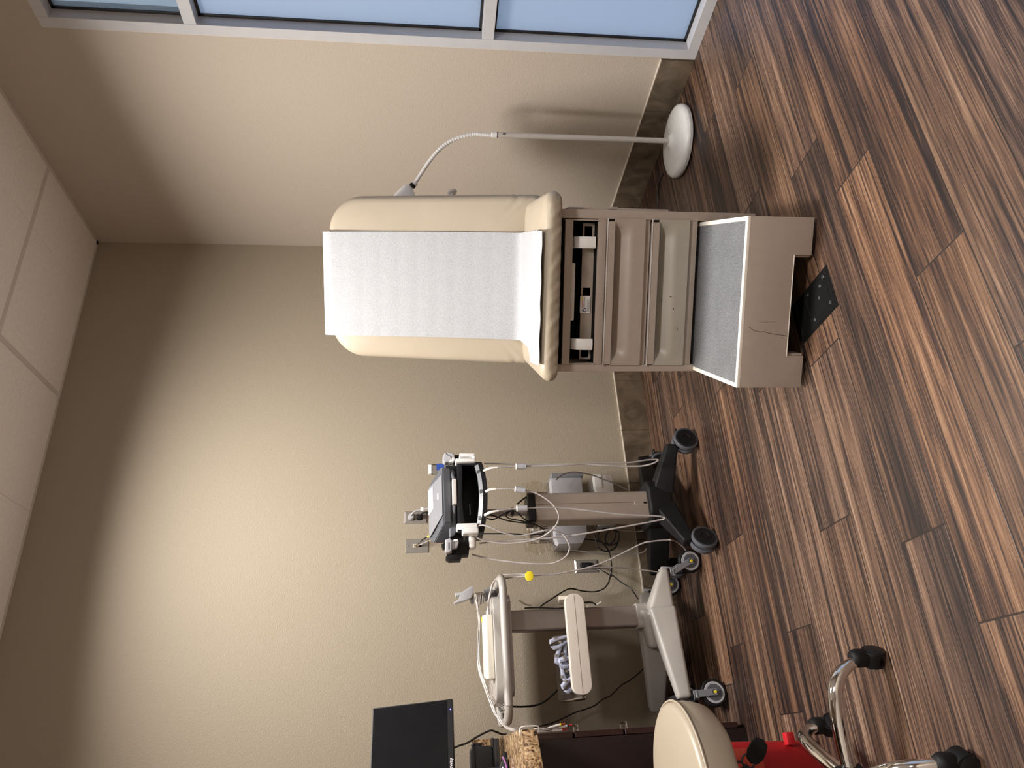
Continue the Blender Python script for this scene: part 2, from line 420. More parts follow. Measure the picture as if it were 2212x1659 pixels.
def thing(name, label, cat, loc=(0, 0, 0), rz=0., group=None):
    o = bpy.data.objects.new(name, None); COL.objects.link(o); o.location = loc; o.rotation_euler = (0, 0, rz)
    o.empty_display_size = .05
    o['label'] = label; o['category'] = cat
    if group: o['group'] = group
    return o
def tag(o, label, cat, group=None):
    o['label'] = label; o['category'] = cat
    if group: o['group'] = group
    return o
def struct(o): o['kind'] = 'structure'; return o
def lab(o, l): o['label'] = l; return o
def rrect(x0, x1, y0, y1, r_, n=5):
    out = []
    for cx, cy, a0 in ((x1 - r_, y1 - r_, 0), (x0 + r_, y1 - r_, 90), (x0 + r_, y0 + r_, 180), (x1 - r_, y0 + r_, 270)):
        for k in range(n + 1):
            a = math.radians(a0 + 90 * k / n); out.append((cx + r_ * math.cos(a), cy + r_ * math.sin(a)))
    return out
def text_mesh(name, txt, size, mat, parent, matrix, extrude=.0002, bold=0.):
    c = bpy.data.curves.new(name, 'FONT'); c.body = txt; c.size = size; c.extrude = extrude; c.offset = bold
    o = bpy.data.objects.new(name + '_tmp', c)
    COL.objects.link(o); bpy.context.view_layer.update()
    me = bpy.data.meshes.new_from_object(o.evaluated_get(bpy.context.evaluated_depsgraph_get()))
    me.transform(matrix); me.materials.clear(); me.materials.append(M[mat])
    COL.objects.unlink(o); bpy.data.objects.remove(o); bpy.data.curves.remove(c)
    q = bpy.data.objects.new(name, me); COL.objects.link(q); q.parent = parent
    return q
def frontm(x, y, z):   # text lying in the XZ plane, read from the -Y side
    return Matrix.Translation((x, y, z)) @ Matrix.Rotation(PI / 2, 4, 'X')

# ------------------------------------------------------------------ the room
XL, YF = -.56, -1.3
def floor_():
    bm = bmesh.new(); g = bm.loops.layers.uv.new('grain'); j = bm.loops.layers.uv.new('joint'); c = bm.loops.layers.float_color.new('plank')
    g = bm.loops.layers.uv['grain']; j = bm.loops.layers.uv['joint']; c = bm.loops.layers.float_color['plank']
    base = {0: .688, 1: .993, 2: 1.419, 3: 1.643, 4: 1.034, 5: 1.777, 6: 2.343, 7: .313, 8: 1.29, 9: .704, 10: 1.55, 11: .2}
    w = .1812; L = 1.22; rnd = random.Random(11)
    for i in range(-14, 15):
        y0 = 1.0125 + i * w
        ya, yb = max(y0, YF), min(y0 + w, D)
        if yb <= ya: continue
        b = base.get(i, rnd.random() * L)
        k0 = int(math.floor((XL - b) / L)) - 1
        for k in range(k0, k0 + 6):
            xs = b + k * L; xa, xb = max(xs, XL), min(xs + L, W)
            if xb <= xa: continue
            r1, r2, r3, ro, rq = [rnd.random() for _ in range(5)]
            vs = [bm.verts.new((x, y, 0)) for x, y in ((xa, ya), (xb, ya), (xb, yb), (xa, yb))]
            fc = bm.faces.new(vs)
            for lp, (x, y) in zip(fc.loops, ((xa, ya), (xb, ya), (xb, yb), (xa, yb))):
                lp[j].uv = (x - xs, y - y0); lp[g].uv = (x - xs + ro * 40, y - y0 + rq * 40); lp[c] = (r1, r2, r3, 1)
    me = bpy.data.meshes.new('floor'); bm.to_mesh(me); bm.free(); me.materials.append(M['wood'])
    o = bpy.data.objects.new('floor', me); COL.objects.link(o); struct(o)
floor_()

# ceiling: 2 x 4 ft scored tiles between sunken tee bars
def ceiling_():
    t = MB(); gx = [.536 + 1.2185 * k for k in range(-1, 3)]; gy = [2.95 + .6095 * k for k in range(-7, 2)]
    hw = .0125
    for a, b in zip(gx, gx[1:]):
        for c, e in zip(gy, gy[1:]):
            x0, x1, y0, y1 = max(a + hw, XL), min(b - hw, W - .018), max(c + hw, YF), min(e - hw, D - .018)
            if x1 - x0 < .01 or y1 - y0 < .01: continue
            mid = (a + b) / 2
            for u, v in ((x0, min(x1, mid - .0022)), (max(x0, mid + .0022), x1)):
                if v - u > .01: t.box(u, v, y0, y1, H, H + .012, .002, 1)
            t.box(x0, x1, y0, y1, H + .004, H + .02)
    t.box(XL, W, YF, D, H + .16, H + .18)
    struct(t.build('ceiling', 'tile', smooth=False))
    g = MB()
    for a in gx: g.box(a - .0125, a + .0125, YF, D, H - .0006, H + .03)
    for c in gy: g.box(XL, W, c - .0125, c + .0125, H - .0004, H + .031)
    g.box(W - .02, W, YF, D, H - .003, H + .035); g.box(XL, W, D - .02, D, H - .003, H + .035)
    struct(g.build('trim_1', 'grid', smooth=False))
ceiling_()
T_ = .12
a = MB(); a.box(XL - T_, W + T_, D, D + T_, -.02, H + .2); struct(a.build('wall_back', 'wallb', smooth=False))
a = MB(); a.box(XL - T_, XL, YF, D, -.02, H + .2); struct(a.build('wall_left', 'wall', smooth=False))
a = MB(); a.box(XL - T_, W + T_, YF - T_, YF, -.02, H + .2); struct(a.build('wall_front', 'wall', smooth=False))
WY0, WY1, WZ1 = .15, 2.155, 2.740
a = MB(); a.box(W, W + T_, WY1, D, -.02, H + .2); a.box(W, W + T_, WY0, WY1, WZ1, H + .2); a.box(W, W + T_, YF, WY0, -.02, H + .2)
struct(a.build('wall_right', 'wall', smooth=False))
# tall storefront window
wroot = bpy.data.objects.new('window_1', None); COL.objects.link(wroot); struct(wroot); wroot.location = (W, (WY0 + WY1) / 2, 0)
wo = Vector(wroot.location)
def wbox(mb, x0, x1, y0, y1, z0, z1, bev=0.): mb.box(x0 - wo.x, x1 - wo.x, y0 - wo.y, y1 - wo.y, z0, z1, bev, 1)
a = MB(); fx0, fx1 = W - .006, W + .10
wbox(a, fx0, fx1, WY1 - .05, WY1 - .003, .0, WZ1 - .003, .001); wbox(a, fx0, fx1, WY0 + .003, WY0 + .05, 0, WZ1 - .003, .001)
zz = [(0., .048), (.908, .958), (2.125, 2.175), (2.69, WZ1 - .003)]
for z0, z1 in zz: wbox(a, fx0 + .0004, fx1, WY0 + .05, WY1 - .05, z0, z1, .001)
fr = a.build('window_frame', 'alu', wroot, smooth=False)
a = MB(); wbox(a, W - .002, W + .03, WY1 - .003, WY1 + .001, 0, WZ1 + .001); wbox(a, W - .002, W + .03, WY0, WY1, WZ1 - .003, WZ1 + .001)
a.build('caulk_bead', 'caulk', wroot, smooth=False)
gx_ = W + .052
for (z0, z1), mt in (((.048, .908), 'frosted'), ((.958, 2.125), 'frosted'), ((2.175, 2.69), 'glass')):
    a = MB(); wbox(a, gx_, gx_ + .006, WY0 + .05, WY1 - .05, z0, z1)
    pn = a.build('window_pane', mt, wroot, smooth=False)
    a = MB(); g_ = .012
    wbox(a, gx_ - .005, gx_ - .0005, WY1 - .05 - g_, WY1 - .05, z0, z1); wbox(a, gx_ - .005, gx_ - .0005, WY0 + .05, WY0 + .05 + g_, z0, z1)
    wbox(a, gx_ - .005, gx_ - .0005, WY0 + .05, WY1 - .05, z0, z0 + g_); wbox(a, gx_ - .005, gx_ - .0005, WY0 + .05, WY1 - .05, z1 - g_, z1)
    a.build('rubber_gasket', 'gasket', pn, smooth=False)
# stone tile baseboards with a pale caulk line on top
def tiles(joints, lo, hi):
    js = [lo] + [q for q in joints if lo < q < hi] + [hi]
    return [(p + .0012, q - .0012) for p, q in zip(js, js[1:])]
a = MB()
for u, v in tiles([1.526 + .3 * k for k in range(-5, 5)], .07, W - .012): a.box(u, v, D - .012, D, 0, .153, .0012, 1)
struct(a.build('baseboard_back', 'stone', smooth=False))
a = MB()
for u, v in tiles([2.45 + .311 * k for k in range(0, 4)], 2.158, D - .012): a.box(W - .012, W, u, v, 0, .153, .0012, 1)
struct(a.build('baseboard_right', 'stone', smooth=False))
a = MB()
for u, v in tiles([1.526 + .3 * k for k in range(-5, 5)], .07, W - .012): a.box(u + .001, v - .001, D - .010, D, .153, .1565 )
for u, v in tiles([2.45 + .311 * k for k in range(0, 4)], 2.158, D - .012): a.box(W - .010, W, u + .001, v - .001, .153, .1565)
struct(a.build('trim_2', 'caulk', smooth=False))

# shallow square ceiling fixtures; the second is added for its fill lamp
for i, (x_, y_) in enumerate(TROF):
    t = thing('ceiling_light', ['square white ceiling light fixture near the back wall above the exam table', 'unseen fill light fixture added on the ceiling behind the camera'][i], 'ceiling light', (x_, y_, H), 0, 'square ceiling lights')
    a = MB(); hx = .297
    a.box(-hx, hx, -hx, hx, -.055, -.004, .002, 1)
    for s0 in (-1, 1):
        u0, u1 = sorted((s0 * hx, s0 * (hx - .012)))
        a.box(u0, u1, -hx, hx, -.075, -.05); a.box(-hx, hx, u0, u1, -.075, -.05)
    a.build('housing', 'lens', t, smooth=False)

# ------------------------------------------------------------------ exam table
TA = math.radians(-36.6)
TO = (1.2035, 1.8165, 0)
tb = thing('exam_table', 'cream upholstered medical exam table with taupe drawers and a pull-out step', 'exam table', TO, TA)
BX0, BX1, BY0, BY1 = -.270, .300, .380, 1.48
a = MB()
a.box(BX0, BX0 + .026, BY0, BY1, .03, .735, .004); a.box(BX1 - .032, BX1, BY0, BY1, .03, .735, .004)
a.box(BX0 + .026, BX1 - .032, BY0 + .10, BY1, .06, .10); a.box(BX0 + .02, BX1 - .02, BY1 - .02, BY1, .03, .735)
a.box(BX0 + .026, BX1 - .032, BY0 + .06, BY1 - .02, .722, .735)
a.box(BX0 + .026, BX1 - .032, BY0 + .004, BY0 + .05, .572, .602, .0015)          # rail under the top recess
a.box(BX0 + .026, BX1 - .032, BY0 + .004, BY0 + .05, .242, .272, .0015)          # rail under the drawers
a.build('body', 'taupe', tb, angle=30)
a = MB(); a.box(BX0 + .026, BX1 - .032, BY0 + .006, BY0 + .02, .4135, .4345, .001); a.build('drawer_rail', 'taupe', tb, smooth=False)
a = MB(); a.box(BX0 + .026, BX1 - .032, BY0 + .055, BY0 + .075, .24, .60); a.build('drawer_cavity_shade', 'taupedark', tb, smooth=False)  # darker taupe paints the shade behind the drawers
# recess behind the top bar, its shade painted with a black lining
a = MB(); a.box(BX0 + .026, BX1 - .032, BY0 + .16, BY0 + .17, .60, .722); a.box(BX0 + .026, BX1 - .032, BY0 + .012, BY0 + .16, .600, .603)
a.box(BX0 + .02, BX1 - .02, BY0 + .02, BY0 + .06, .7205, .7385)  # dark strip stands in for the shade under the seat pad
a.build('recess_shade', 'dark', tb, smooth=False)
a = MB(); a.box(-.242, .262, BY0 - .004, BY0 + .012, .692, .7195, .0015); a.box(-.244, -.240, BY0 - .001, BY0 + .03, .60, .72); a.box(.261, .265, BY0 - .001, BY0 + .03, .60, .72)
a.build('front_bar', 'taupe', tb, smooth=False)
a = MB()   # inner panel with square openings
for x0, x1 in ((-.232, -.225), (-.196, -.001 - .0), (.028, .205), (.245, .255)): a.box(x0, x1, BY0 + .05, BY0 + .053, .604, .646)
for x0, x1 in ((-.225, -.196), (.205, .245), (-.001, .028)): a.box(x0, x1, BY0 + .05, BY0 + .053, .604, .612); a.box(x0, x1, BY0 + .05, BY0 + .053, .640, .646)
a.build('inner_panel', 'taupe', tb, smooth=False)
def stirrup_end(cx):
    a = MB()
    prof = [(BY0 + .07, .688), (BY0 + .045, .688), (BY0 + .020, .680), (BY0 + .006, .664), (BY0 + .001, .640), (BY0 + .001, .609)]
    th = .005; P = prof
    out = []
    def fn(u, v):
        k = u * (len(P) - 1); i = min(int(k), len(P) - 2); t = k - i
        y = P[i][0] * (1 - t) + P[i + 1][0] * t; z = P[i][1] * (1 - t) + P[i + 1][1] * t
        w_ = .020 - .006 * max(0, .35 - u) / .35
        x = cx + (v - .5) * 2 * w_
        return Vector((x, y + .004 * (abs(v - .5) * 2) ** 3, z))
    a.grid(fn, 20, 8)
    bmesh.ops.solidify(a.bm, geom=a.bm.faces[:], thickness=.006)
    lab(a.build('stirrup_end', 'white', tb, angle=60), 'off-white curved stirrup end in the table recess')
stirrup_end(.187); stirrup_end(-.172)
a = MB(); a.prism(rrect(-.088, .115, .676, .700, .006), BY0 + .02, BY0 + .05, 'y'); lab(a.build('tray_edge', 'offw', tb), 'pale tray edge behind the bar')
st = MB(); st.prism(rrect(-.0625, -.0015, .6115, .6490, .002), BY0 + .0462, BY0 + .0470, 'y'); st = lab(st.build('sticker', 'white', tb, smooth=False), 'small white company sticker')
a = MB(); yy = BY0 + .0458
a.prism([(-.061, .6285), (-.0535, .6430), (-.0505, .6430), (-.0560, .6300), (-.050, .6285)], yy, yy + .0004, 'y'); a.prism([(-.0590, .6270), (-.0475, .6270), (-.0500, .6400), (-.0485, .6400), (-.0440, .6255), (-.057, .6255)], yy, yy + .0004, 'y')
a.build('emblem', 'inkblue', st, smooth=False)
text_mesh('print', 'Angelus', .0088, 'inkred', st, frontm(-.0435, yy, .6385), .0001)
text_mesh('print', 'Medical & Optical', .0052, 'inkblue', st, frontm(-.0440, yy, .6325), .0001, .0001)
a = MB()
for k in range(4): a.box(-.0585, -.0585 + .048 - .006 * (k % 2), yy, yy + .0003, .6140 + k * .0028, .6148 + k * .0028)
a.build('print', 'ink', st, smooth=False)
a = MB(); a.box(-.0170, -.0055, yy, yy + .0003, .6395, .6440); a.build('print', 'yellow', st, smooth=False)
# drawers with a scooped finger pull under a thin lip
def drawer(z0, z1, mat, nm):
    x0, x1 = -.246, .270
    def fn(u, v):
        x = x0 + u * (x1 - x0); z = z0 + v * (z1 - .026 - z0)
        e = min(1, max(0, (min(u, 1 - u) - .015) / .10)); e = e * e * (3 - 2 * e)
        t = max(0, (v - .36) / .64); s_ = t * t * (3 - 2 * t) if t < 1 else 1
        y = BY0 - .007 + .040 * s_ * e
        return Vector((x, y, z))
    a = MB(); a.grid(fn, 60, 24)
    a.box(x0, x1, BY0 + .034, BY0 + .05, z0, z1 - .01)
    a.box(x0, x1, BY0 - .007, BY0 + .03, z0 - .0012, z0)
    for xx in (x0, x1 - .001): a.box(xx, xx + .001, BY0 - .006, BY0 + .03, z0, z1 - .026)
    dr = a.build('drawer', mat, tb, angle=40)
    a = MB(); a.box(x0 + .004, x1 - .010, BY0 - .011, BY0 - .004, z1 - .028, z1 - .0015, .0015, 2); a.box(x0 + .004, x1 - .01, BY0 - .006, BY0 + .03, z1 - .006, z1 - .002)
    a.build('lip', 'taupe', dr, smooth=False)
    a = MB(); a.box(x0, x1, BY0 - .0135, BY0 - .006, z1 - .003, z1 + .0002, .0008, 1); lab(a.build('edge_highlight', 'offw', dr, smooth=False), 'painted highlight along the top edge of the drawer')  # off-white strip paints the highlight on the lip edge
drawer(.436, .572, 'taupe', 'upper'); drawer(.275, .412, 'taupe2', 'lower')
for (x, z, w_, h_) in ((-.02, .365, .010, .0012), (-.045, .318, .006, .002), (.0, .330, .003, .004), (-.12, .30, .012, .001)):
    a = MB(); a.box(x, x + w_, BY0 - .0078, BY0 - .0070, z, z + h_); lab(a.build('scuff', 'ink', tb, smooth=False), 'small dark scuff')
# side cover on the window side
a = MB(); a.box(BX1, BX1 + .010, BY0 + .05, BY0 + .60, .335, .70, .003); a.box(BX1, BX1 + .014, BY0 + .05, BY0 + .30, .52, .56, .004)
a.build('side_cover', 'taupe', tb)
# step
a = MB(); SX = .265
a.prism([(-SX, .015), (-.163, .015), (-.163, .070), (.150, .070), (.150, .015), (SX, .015), (SX, .222), (-SX, .222)], 0, .012, 'y', .002, 2)
a.box(-SX, -SX + .012, .006, BY0 + .10, .06, .222, .002); a.box(SX - .012, SX, .006, BY0 + .10, .06, .222, .002)
a.box(-.163, -.157, .012, .06, .015, .07); a.box(.144, .150, .012, .06, .015, .07)
step = a.build('step', 'taupe', tb, angle=30)
a = MB(); a.box(-SX, SX, 0 - .001, .014, .218, .2305, .004, 3)
a.box(-SX, -SX + .014, .006, BY0 + .12, .218, .2305, .003, 2); a.box(SX - .014, SX, .006, BY0 + .12, .218, .2305, .003, 2)
a.box(-.166, .151, -.001, .010, .0695, .073, .001, 1)
lab(a.build('step_trim', 'cream', step), 'cream plastic edge trim of the step')
a = MB(); a.box(-SX + .012, SX - .012, .012, BY0 + .20, .219, .2275); lab(a.build('tread_mat', 'tread', step, smooth=False), 'grey textured tread surface')
a = MB(); a.box(-SX + .012, SX - .012, .012, BY0 + .02, .205, .219); a.box(-.26, .26, BY0 + .10, BY0 + .11, .03, .24); a.build('step_shade', 'dark', step, smooth=False)  # black boxes paint the shade inside the hollow step
a = MB(); a.tube([(-.072, -.0002, .203), (-.084, -.0002, .185), (-.089, -.0002, .160), (-.0865, -.0002, .152), (-.091, -.0002, .140), (-.095, -.0002, .117), (-.099, -.0002, .083), (-.101, -.0002, .073)], .0007, 6, 1, smooth=False)
a.tube([(-.058, -.0001, .170), (-.056, -.0001, .112)], .0003, 5, 1, smooth=False)
lab(a.build('crack', 'crack', step), 'jagged dark crack in the step front')
# upholstery
def cushion(name, outline, z0, z1, er, crown, mat, parent, mtx=None, wr=None, rings=10):
    a = MB(); n = len(outline); cx = sum(p[0] for p in outline) / n; cy = sum(p[1] for p in outline) / n
    def inset(i, dd):
        p0, p, p1 = outline[i - 1], outline[i], outline[(i + 1) % n]
        tx, ty = p1[0] - p0[0], p1[1] - p0[1]; l = math.hypot(tx, ty) or 1
        return (p[0] - ty / l * dd, p[1] + tx / l * dd)
    bm2 = bmesh.new(); R_ = []
    def add(fn, zf):
        ring = []
        for i in range(n):
            x, y = fn(i); co = Vector((x, y, zf(i, x, y)))
            if wr: co = wr(co)
            ring.append(bm2.verts.new(co))
        R_.append(ring)
    hz = (z1 - z0)
    add(lambda i: inset(i, er * 1.2), lambda i, x, y: z0)
    for k in range(rings + 1):
        t = PI * k / rings
        add(lambda i, t=t: inset(i, er * (1 - max(0, math.sin(t)) ** .75)), lambda i, x, y, t=t: z0 + hz * (.5 - .5 * math.cos(t)))
    base = [inset(i, er) for i in range(n)]
    for k in range(1, 9):
        s_ = 1 - k / 8.5
        add(lambda i, s_=s_: (cx + (base[i][0] - cx) * s_, cy + (base[i][1] - cy) * s_), lambda i, x, y, s_=s_: z1 + crown * (1 - s_ ** 3))
    for A, B in zip(R_, R_[1:]):
        for i in range(n): bm2.faces.new((A[i], A[(i + 1) % n], B[(i + 1) % n], B[i]))
    bm2.faces.new(R_[-1]); bm2.faces.new(R_[0][::-1])
    bmesh.ops.recalc_face_normals(bm2, faces=bm2.faces)
    a.merge(bm2, mtx)
    return a.build(name, mat, parent, angle=80)
def dense(pts, step_=.012):
    out = []
    for p, q in zip(pts, pts[1:] + pts[:1]):
        L = math.hypot(q[0] - p[0], q[1] - p[1]); k = max(1, int(L / step_))
        for i in range(k): out.append((p[0] + (q[0] - p[0]) * i / k, p[1] + (q[1] - p[1]) * i / k))
    return out
def seat_wr(co):
    # gathers pulled under the front edge and small folds at the back corners
    c = co.copy()
    low = max(0, min(1, (.795 - c.z) / .05)); front = max(0, min(1, (.40 - c.y) / .06))
    lw = max(0, min(1, (.782 - c.z) / .03)) * max(0, min(1, (c.z - .736) / .012))
    c.y += front * lw * (.0042 * math.sin(c.x * 150 + c.z * 190 + 1.6 * math.sin(c.x * 23)) + .0028 * math.sin(c.x * 67 + c.z * 120 + .8))
    e = max(0, (abs(c.x - .03) - .25) / .08)
    c.z += -.010 * e * e * (1 if c.z > .77 else 0)
    return c
sp = dense(rrect(-.300, .356, .300, .826, .05, 6), .008)
seat = cushion('seat_cushion', sp, .742, .806, .034, .006, 'vinyl', tb, None, seat_wr)
# piping seam below the seat
BKH = .835; ang = math.radians(76)
def arc(cx, cy, r_, a0, a1, n=8): return [(cx + r_ * math.cos(math.radians(a0 + (a1 - a0) * k / n)), cy + r_ * math.sin(math.radians(a0 + (a1 - a0) * k / n))) for k in range(n + 1)]
bo = dense(arc(.345 - .15, BKH - .15, .15, 0, 90, 12) + arc(-.345 + .15, BKH - .15, .15, 90, 180, 12) + arc(-.345 + .05, -.03, .05, 180, 270, 6) + arc(.345 - .05, -.03, .05, 270, 360, 6), .012)
def back_wr(co):
    c = co.copy()
    c.x *= 1 - .035 * max(0, (c.y - .1) / BKH)
    e = max(0, 1 - abs(c.y - .03) / .05); s_ = max(0, (abs(c.x) - .29) / .05)
    c.z += .004 * e * s_ * math.sin(c.y * 110 + abs(c.x) * 60)
    e2 = max(0, 1 - abs(c.y - .045) / .04) * max(0, (abs(c.x) - .30) / .045)
    c.x += (1 if c.x > 0 else -1) * .004 * e2 * math.sin(c.y * 240)
    return c
mb = Matrix.Translation((.040, .815, .800)) @ Matrix.Rotation(ang, 4, 'X')
back = cushion('backrest', bo, -.075, .0, .034, .010, 'vinyl', tb, mb, back_wr)
a = MB(); a.box(-.22, .22, 1.02, 1.05, .78, 1.30, .01); a.box(-.20, .20, 1.0, 1.40, .735, .79, .01); a.build('back_support', 'taupe', tb)

# crepe paper running over the back and seat
def paper_():
    t = thing('exam_table_paper', 'white crepe paper sheet draped over the backrest and seat of the exam table', 'exam table paper', TO, TA)
    bk = lambda v, h: mb @ Vector((0, v, h))
    path = []
    for v, h in ((.70, -.085), (.78, -.083), (.825, -.070), (.853, -.045), (.862, -.018), (.852, .003), (.82, .0125)): path.append((bk(v, h).y, bk(v, h).z))
    for v in (.75, .65, .55, .45, .35, .25, .15, .08, .035): path.append((bk(v, .0145).y, bk(v, .0145).z))
    path += [(.800, .822), (.770, .8165), (.70, .8165), (.60, .8165), (.50, .8165), (.42, .8155), (.36, .8145)]
    def fn_path(P):
        L = [0]
        for p, q in zip(P, P[1:]): L.append(L[-1] + math.hypot(q[0] - p[0], q[1] - p[1]))
        def g(u):
            s_ = u * L[-1]
            for i in range(len(L) - 1):
                if s_ <= L[i + 1] + 1e-9:
                    t_ = (s_ - L[i]) / (L[i + 1] - L[i]); return P[i][0] + (P[i + 1][0] - P[i][0]) * t_, P[i][1] + (P[i + 1][1] - P[i][1]) * t_
            return P[-1]
        return g
    g = fn_path(path)
    def fn(u, v):
        y, z = g(u); x = -.208 + v * .432
        w_ = .0012 * math.sin(x * 40 + u * 9) * math.sin(u * 60)
        return Vector((x + .008 * math.sin(u * 3), y - abs(w_) * .6, z + abs(w_) * .5))
    a = MB(); a.grid(fn, 150, 24)
    bmesh.ops.solidify(a.bm, geom=a.bm.faces[:], thickness=.0006)
    a.build('sheet', 'paper', t, angle=70)
    # the loose end, folded back on itself
    P2 = [(.545, .8185), (.48, .8195), (.41, .8215), (.36, .8235), (.328, .8225), (.305, .8165), (.302, .8125), (.315, .8175), (.345, .8275), (.372, .8335), (.395, .8330)]
    g2 = fn_path(P2)
    def fn2(u, v):
        y, z = g2(u); x = -.236 + v * .456 + .03 * v * (1 - v) * 0
        y += .012 * (.5 - v) * .6
        if u < .25: x += (.03 * (1 - u / .25)) * (1 - v)
        return Vector((x, y, z + .0012 * math.sin(v * 22 + u * 5) * (u > .4)))
    a = MB(); a.grid(fn2, 60, 30)
    bmesh.ops.solidify(a.bm, geom=a.bm.faces[:], thickness=.0006)
    a.build('folded_end', 'paper', t, angle=70)
paper_()

# ------------------------------------------------------------------ gooseneck exam lamp
def rel(pts, o): return [(p[0] - o[0], p[1] - o[1], p[2] - o[2]) for p in pts]
LO = (2.52, 2.44, 0)
t = thing('exam_lamp', 'white gooseneck exam lamp with a heavy round base standing by the window wall', 'floor lamp', LO)
a = MB(); a.lathe([(0, .004), (.150, .004), (.163, .010), (.166, .022), (.1655, .0225), (.1655, .0245), (.166, .025), (.163, .037), (.150, .045), (.10, .052), (.045, .058), (.036, .060), (.030, .066), (.022, .070), (0, .071)], 64)
a.build('base', 'lampw', t, angle=50)
a = MB(); a.cyl((0, 0, .065), (0, 0, .872), .0125, n=24); a.build('pole', 'pole', t)
a = MB(); a.cyl((0, 0, .872), (0, 0, .875), .0135, n=24); a.build('ring', 'blk', t)
a = MB(); a.cyl((0, 0, .875), (0, 0, .902), .0145, .013, n=24, bev=.002); a.build('collar', 'white', t)
a = MB(); a.box(-.006, .004, -.0132, -.0120, .838, .842); a.box(-.008, -.005, -.0130, -.0118, .838, .852); a.build('catch_mark', 'ink', t, smooth=False)
npts = [(2.517, 2.441, .898), (2.519, 2.44, .94), (2.519, 2.44, .985), (2.498, 2.451, 1.062), (2.462, 2.469, 1.125), (2.41, 2.496, 1.177), (2.359, 2.522, 1.215), (2.319, 2.542, 1.244), (2.303, 2.549, 1.258)]
a = MB(); a.tube(rel(npts, LO), .0085, 14, 10); neck = a.build('gooseneck', 'white', t)
a = MB()
import mathutils
def catmull(P, sub):
    P = [Vector(p) for p in P]; out = []
    for i in range(len(P) - 1):
        A, B, C_, E_ = P[max(i - 1, 0)], P[i], P[i + 1], P[min(i + 2, len(P) - 1)]
        for k in range(sub):
            q = k / sub; out.append(.5 * ((2 * B) + (C_ - A) * q + (2 * A - 5 * B + 4 * C_ - E_) * q * q + (3 * B - A - 3 * C_ + E_) * q ** 3))
    return out
cc = catmull(rel(npts, LO), 12)
for i in range(4, int(len(cc) * .62), 2):
    dr = (cc[i + 1] - cc[i]).normalized(); a.cyl(cc[i], cc[i] + dr * .0028, .0094, n=12)
a.build('neck_rib', 'white', neck)
tip = Vector(rel([(2.303, 2.549, 1.258)], LO)[0]); dd = Vector((-.62, .30, .72)).normalized()
a = MB(); a.cyl(tip - dd * .022, tip - dd * .004, .0105, .014, n=18); a.build('end_collar', 'white', t)
a = MB(); a.cyl(tip - dd * .006, tip + dd * .006, .0145, n=18); a.build('end_ring', 'blk', t)
ax = Vector((-.84, .36, .16)).normalized()
q = ax.to_track_quat('Z', 'Y').to_matrix().to_4x4(); q.translation = tip - ax * .004 + Vector((-.004, .002, .022))
a = MB(); a.lathe([(0, 0), (.014, .000), (.020, .006), (.034, .026), (.050, .052), (.066, .086), (.070, .104), (.064, .105), (.05, .075), (0, .06)], 40, q)
a.build('lamp_head', 'white', t, angle=50)
hp = Vector(rel([(2.278, 2.560, 1.08)], LO)[0])
a = MB(); a.tube([tip + ax * .07 + Vector((0, 0, -.05)), Vector((-.30, .14, 1.14)), hp + Vector((-.02, 0, .01)), hp], .007, 10, 6)
a.lathe([(0, -.006), (.018, -.006), (.023, 0), (.020, .006), (0, .009)], 24, Matrix.Translation(hp) @ Matrix.Rotation(1.2, 4, 'Y')); a.build('head_handle', 'white', t)

# ------------------------------------------------------------------ casters
def caster_twin(parent, x, y, yaw, rr=.050, brake=True, top=.10, hood='blk'):
    """twin-wheel caster: two discs on one axle under a black hood"""
    c = MB(); R_ = Matrix.Translation((x, y, 0)) @ Matrix.Rotation(yaw, 4, 'Z')
    def disc(s0, s1, r0, nm, mt, par):
        a = MB(); mm = R_ @ Matrix.Translation((.0, s0, rr)) @ Matrix.Rotation(-PI / 2, 4, 'X')
        L = s1 - s0; a.lathe([(0, 0), (r0 - .004, 0), (r0, .003), (r0, L - .003), (r0 - .004, L), (0, L)], 36, mm); return a.build(nm, mt, par)
    for k in range(1):
        a = MB(); a.prism([(rr * .78 * math.cos(b_), rr + rr * .78 * math.sin(b_)) for b_ in [math.radians(v) for v in range(0, 181, 12)]] + [(-rr * .5, rr * .8), (rr * .5, rr * .8)], -.007, .007, 'y', .002, 1, R_)
        a.lathe([(0, 0), (.014, 0), (.014, .02), (0, .02)], 16, R_ @ Matrix.Translation((0, 0, top - .018)))
        body = a.build('caster', hood, parent)
    for s0, s1 in ((-.026, -.007), (.007, .026)):
        w_ = disc(s0, s1, rr, 'wheel', 'dgrey', body)
        f0, f1 = (s0 - .001, s0 + .002) if s0 < 0 else (s1 - .002, s1 + .001)
        disc(f0, f1, rr * .87, 'hub_cap', 'blk', body)
        g0, g1 = (s0 - .0018, s0) if s0 < 0 else (s1, s1 + .0018)
        disc(g0, g1, rr * .34, 'hub_boss', 'blkm', body)
    if brake:
        a = MB(); a.prism([(-.008, 0), (.008, 0), (.010, .02), (.006, .034), (-.006, .034), (-.010, .02)], -.004, .004, 'z', .0015, 1, R_ @ Matrix.Translation((rr * .55, 0, rr * 1.55)) @ Matrix.Rotation(-PI / 2, 4, 'Z'))
        a.build('brake_lever', 'blk', body)
    return body
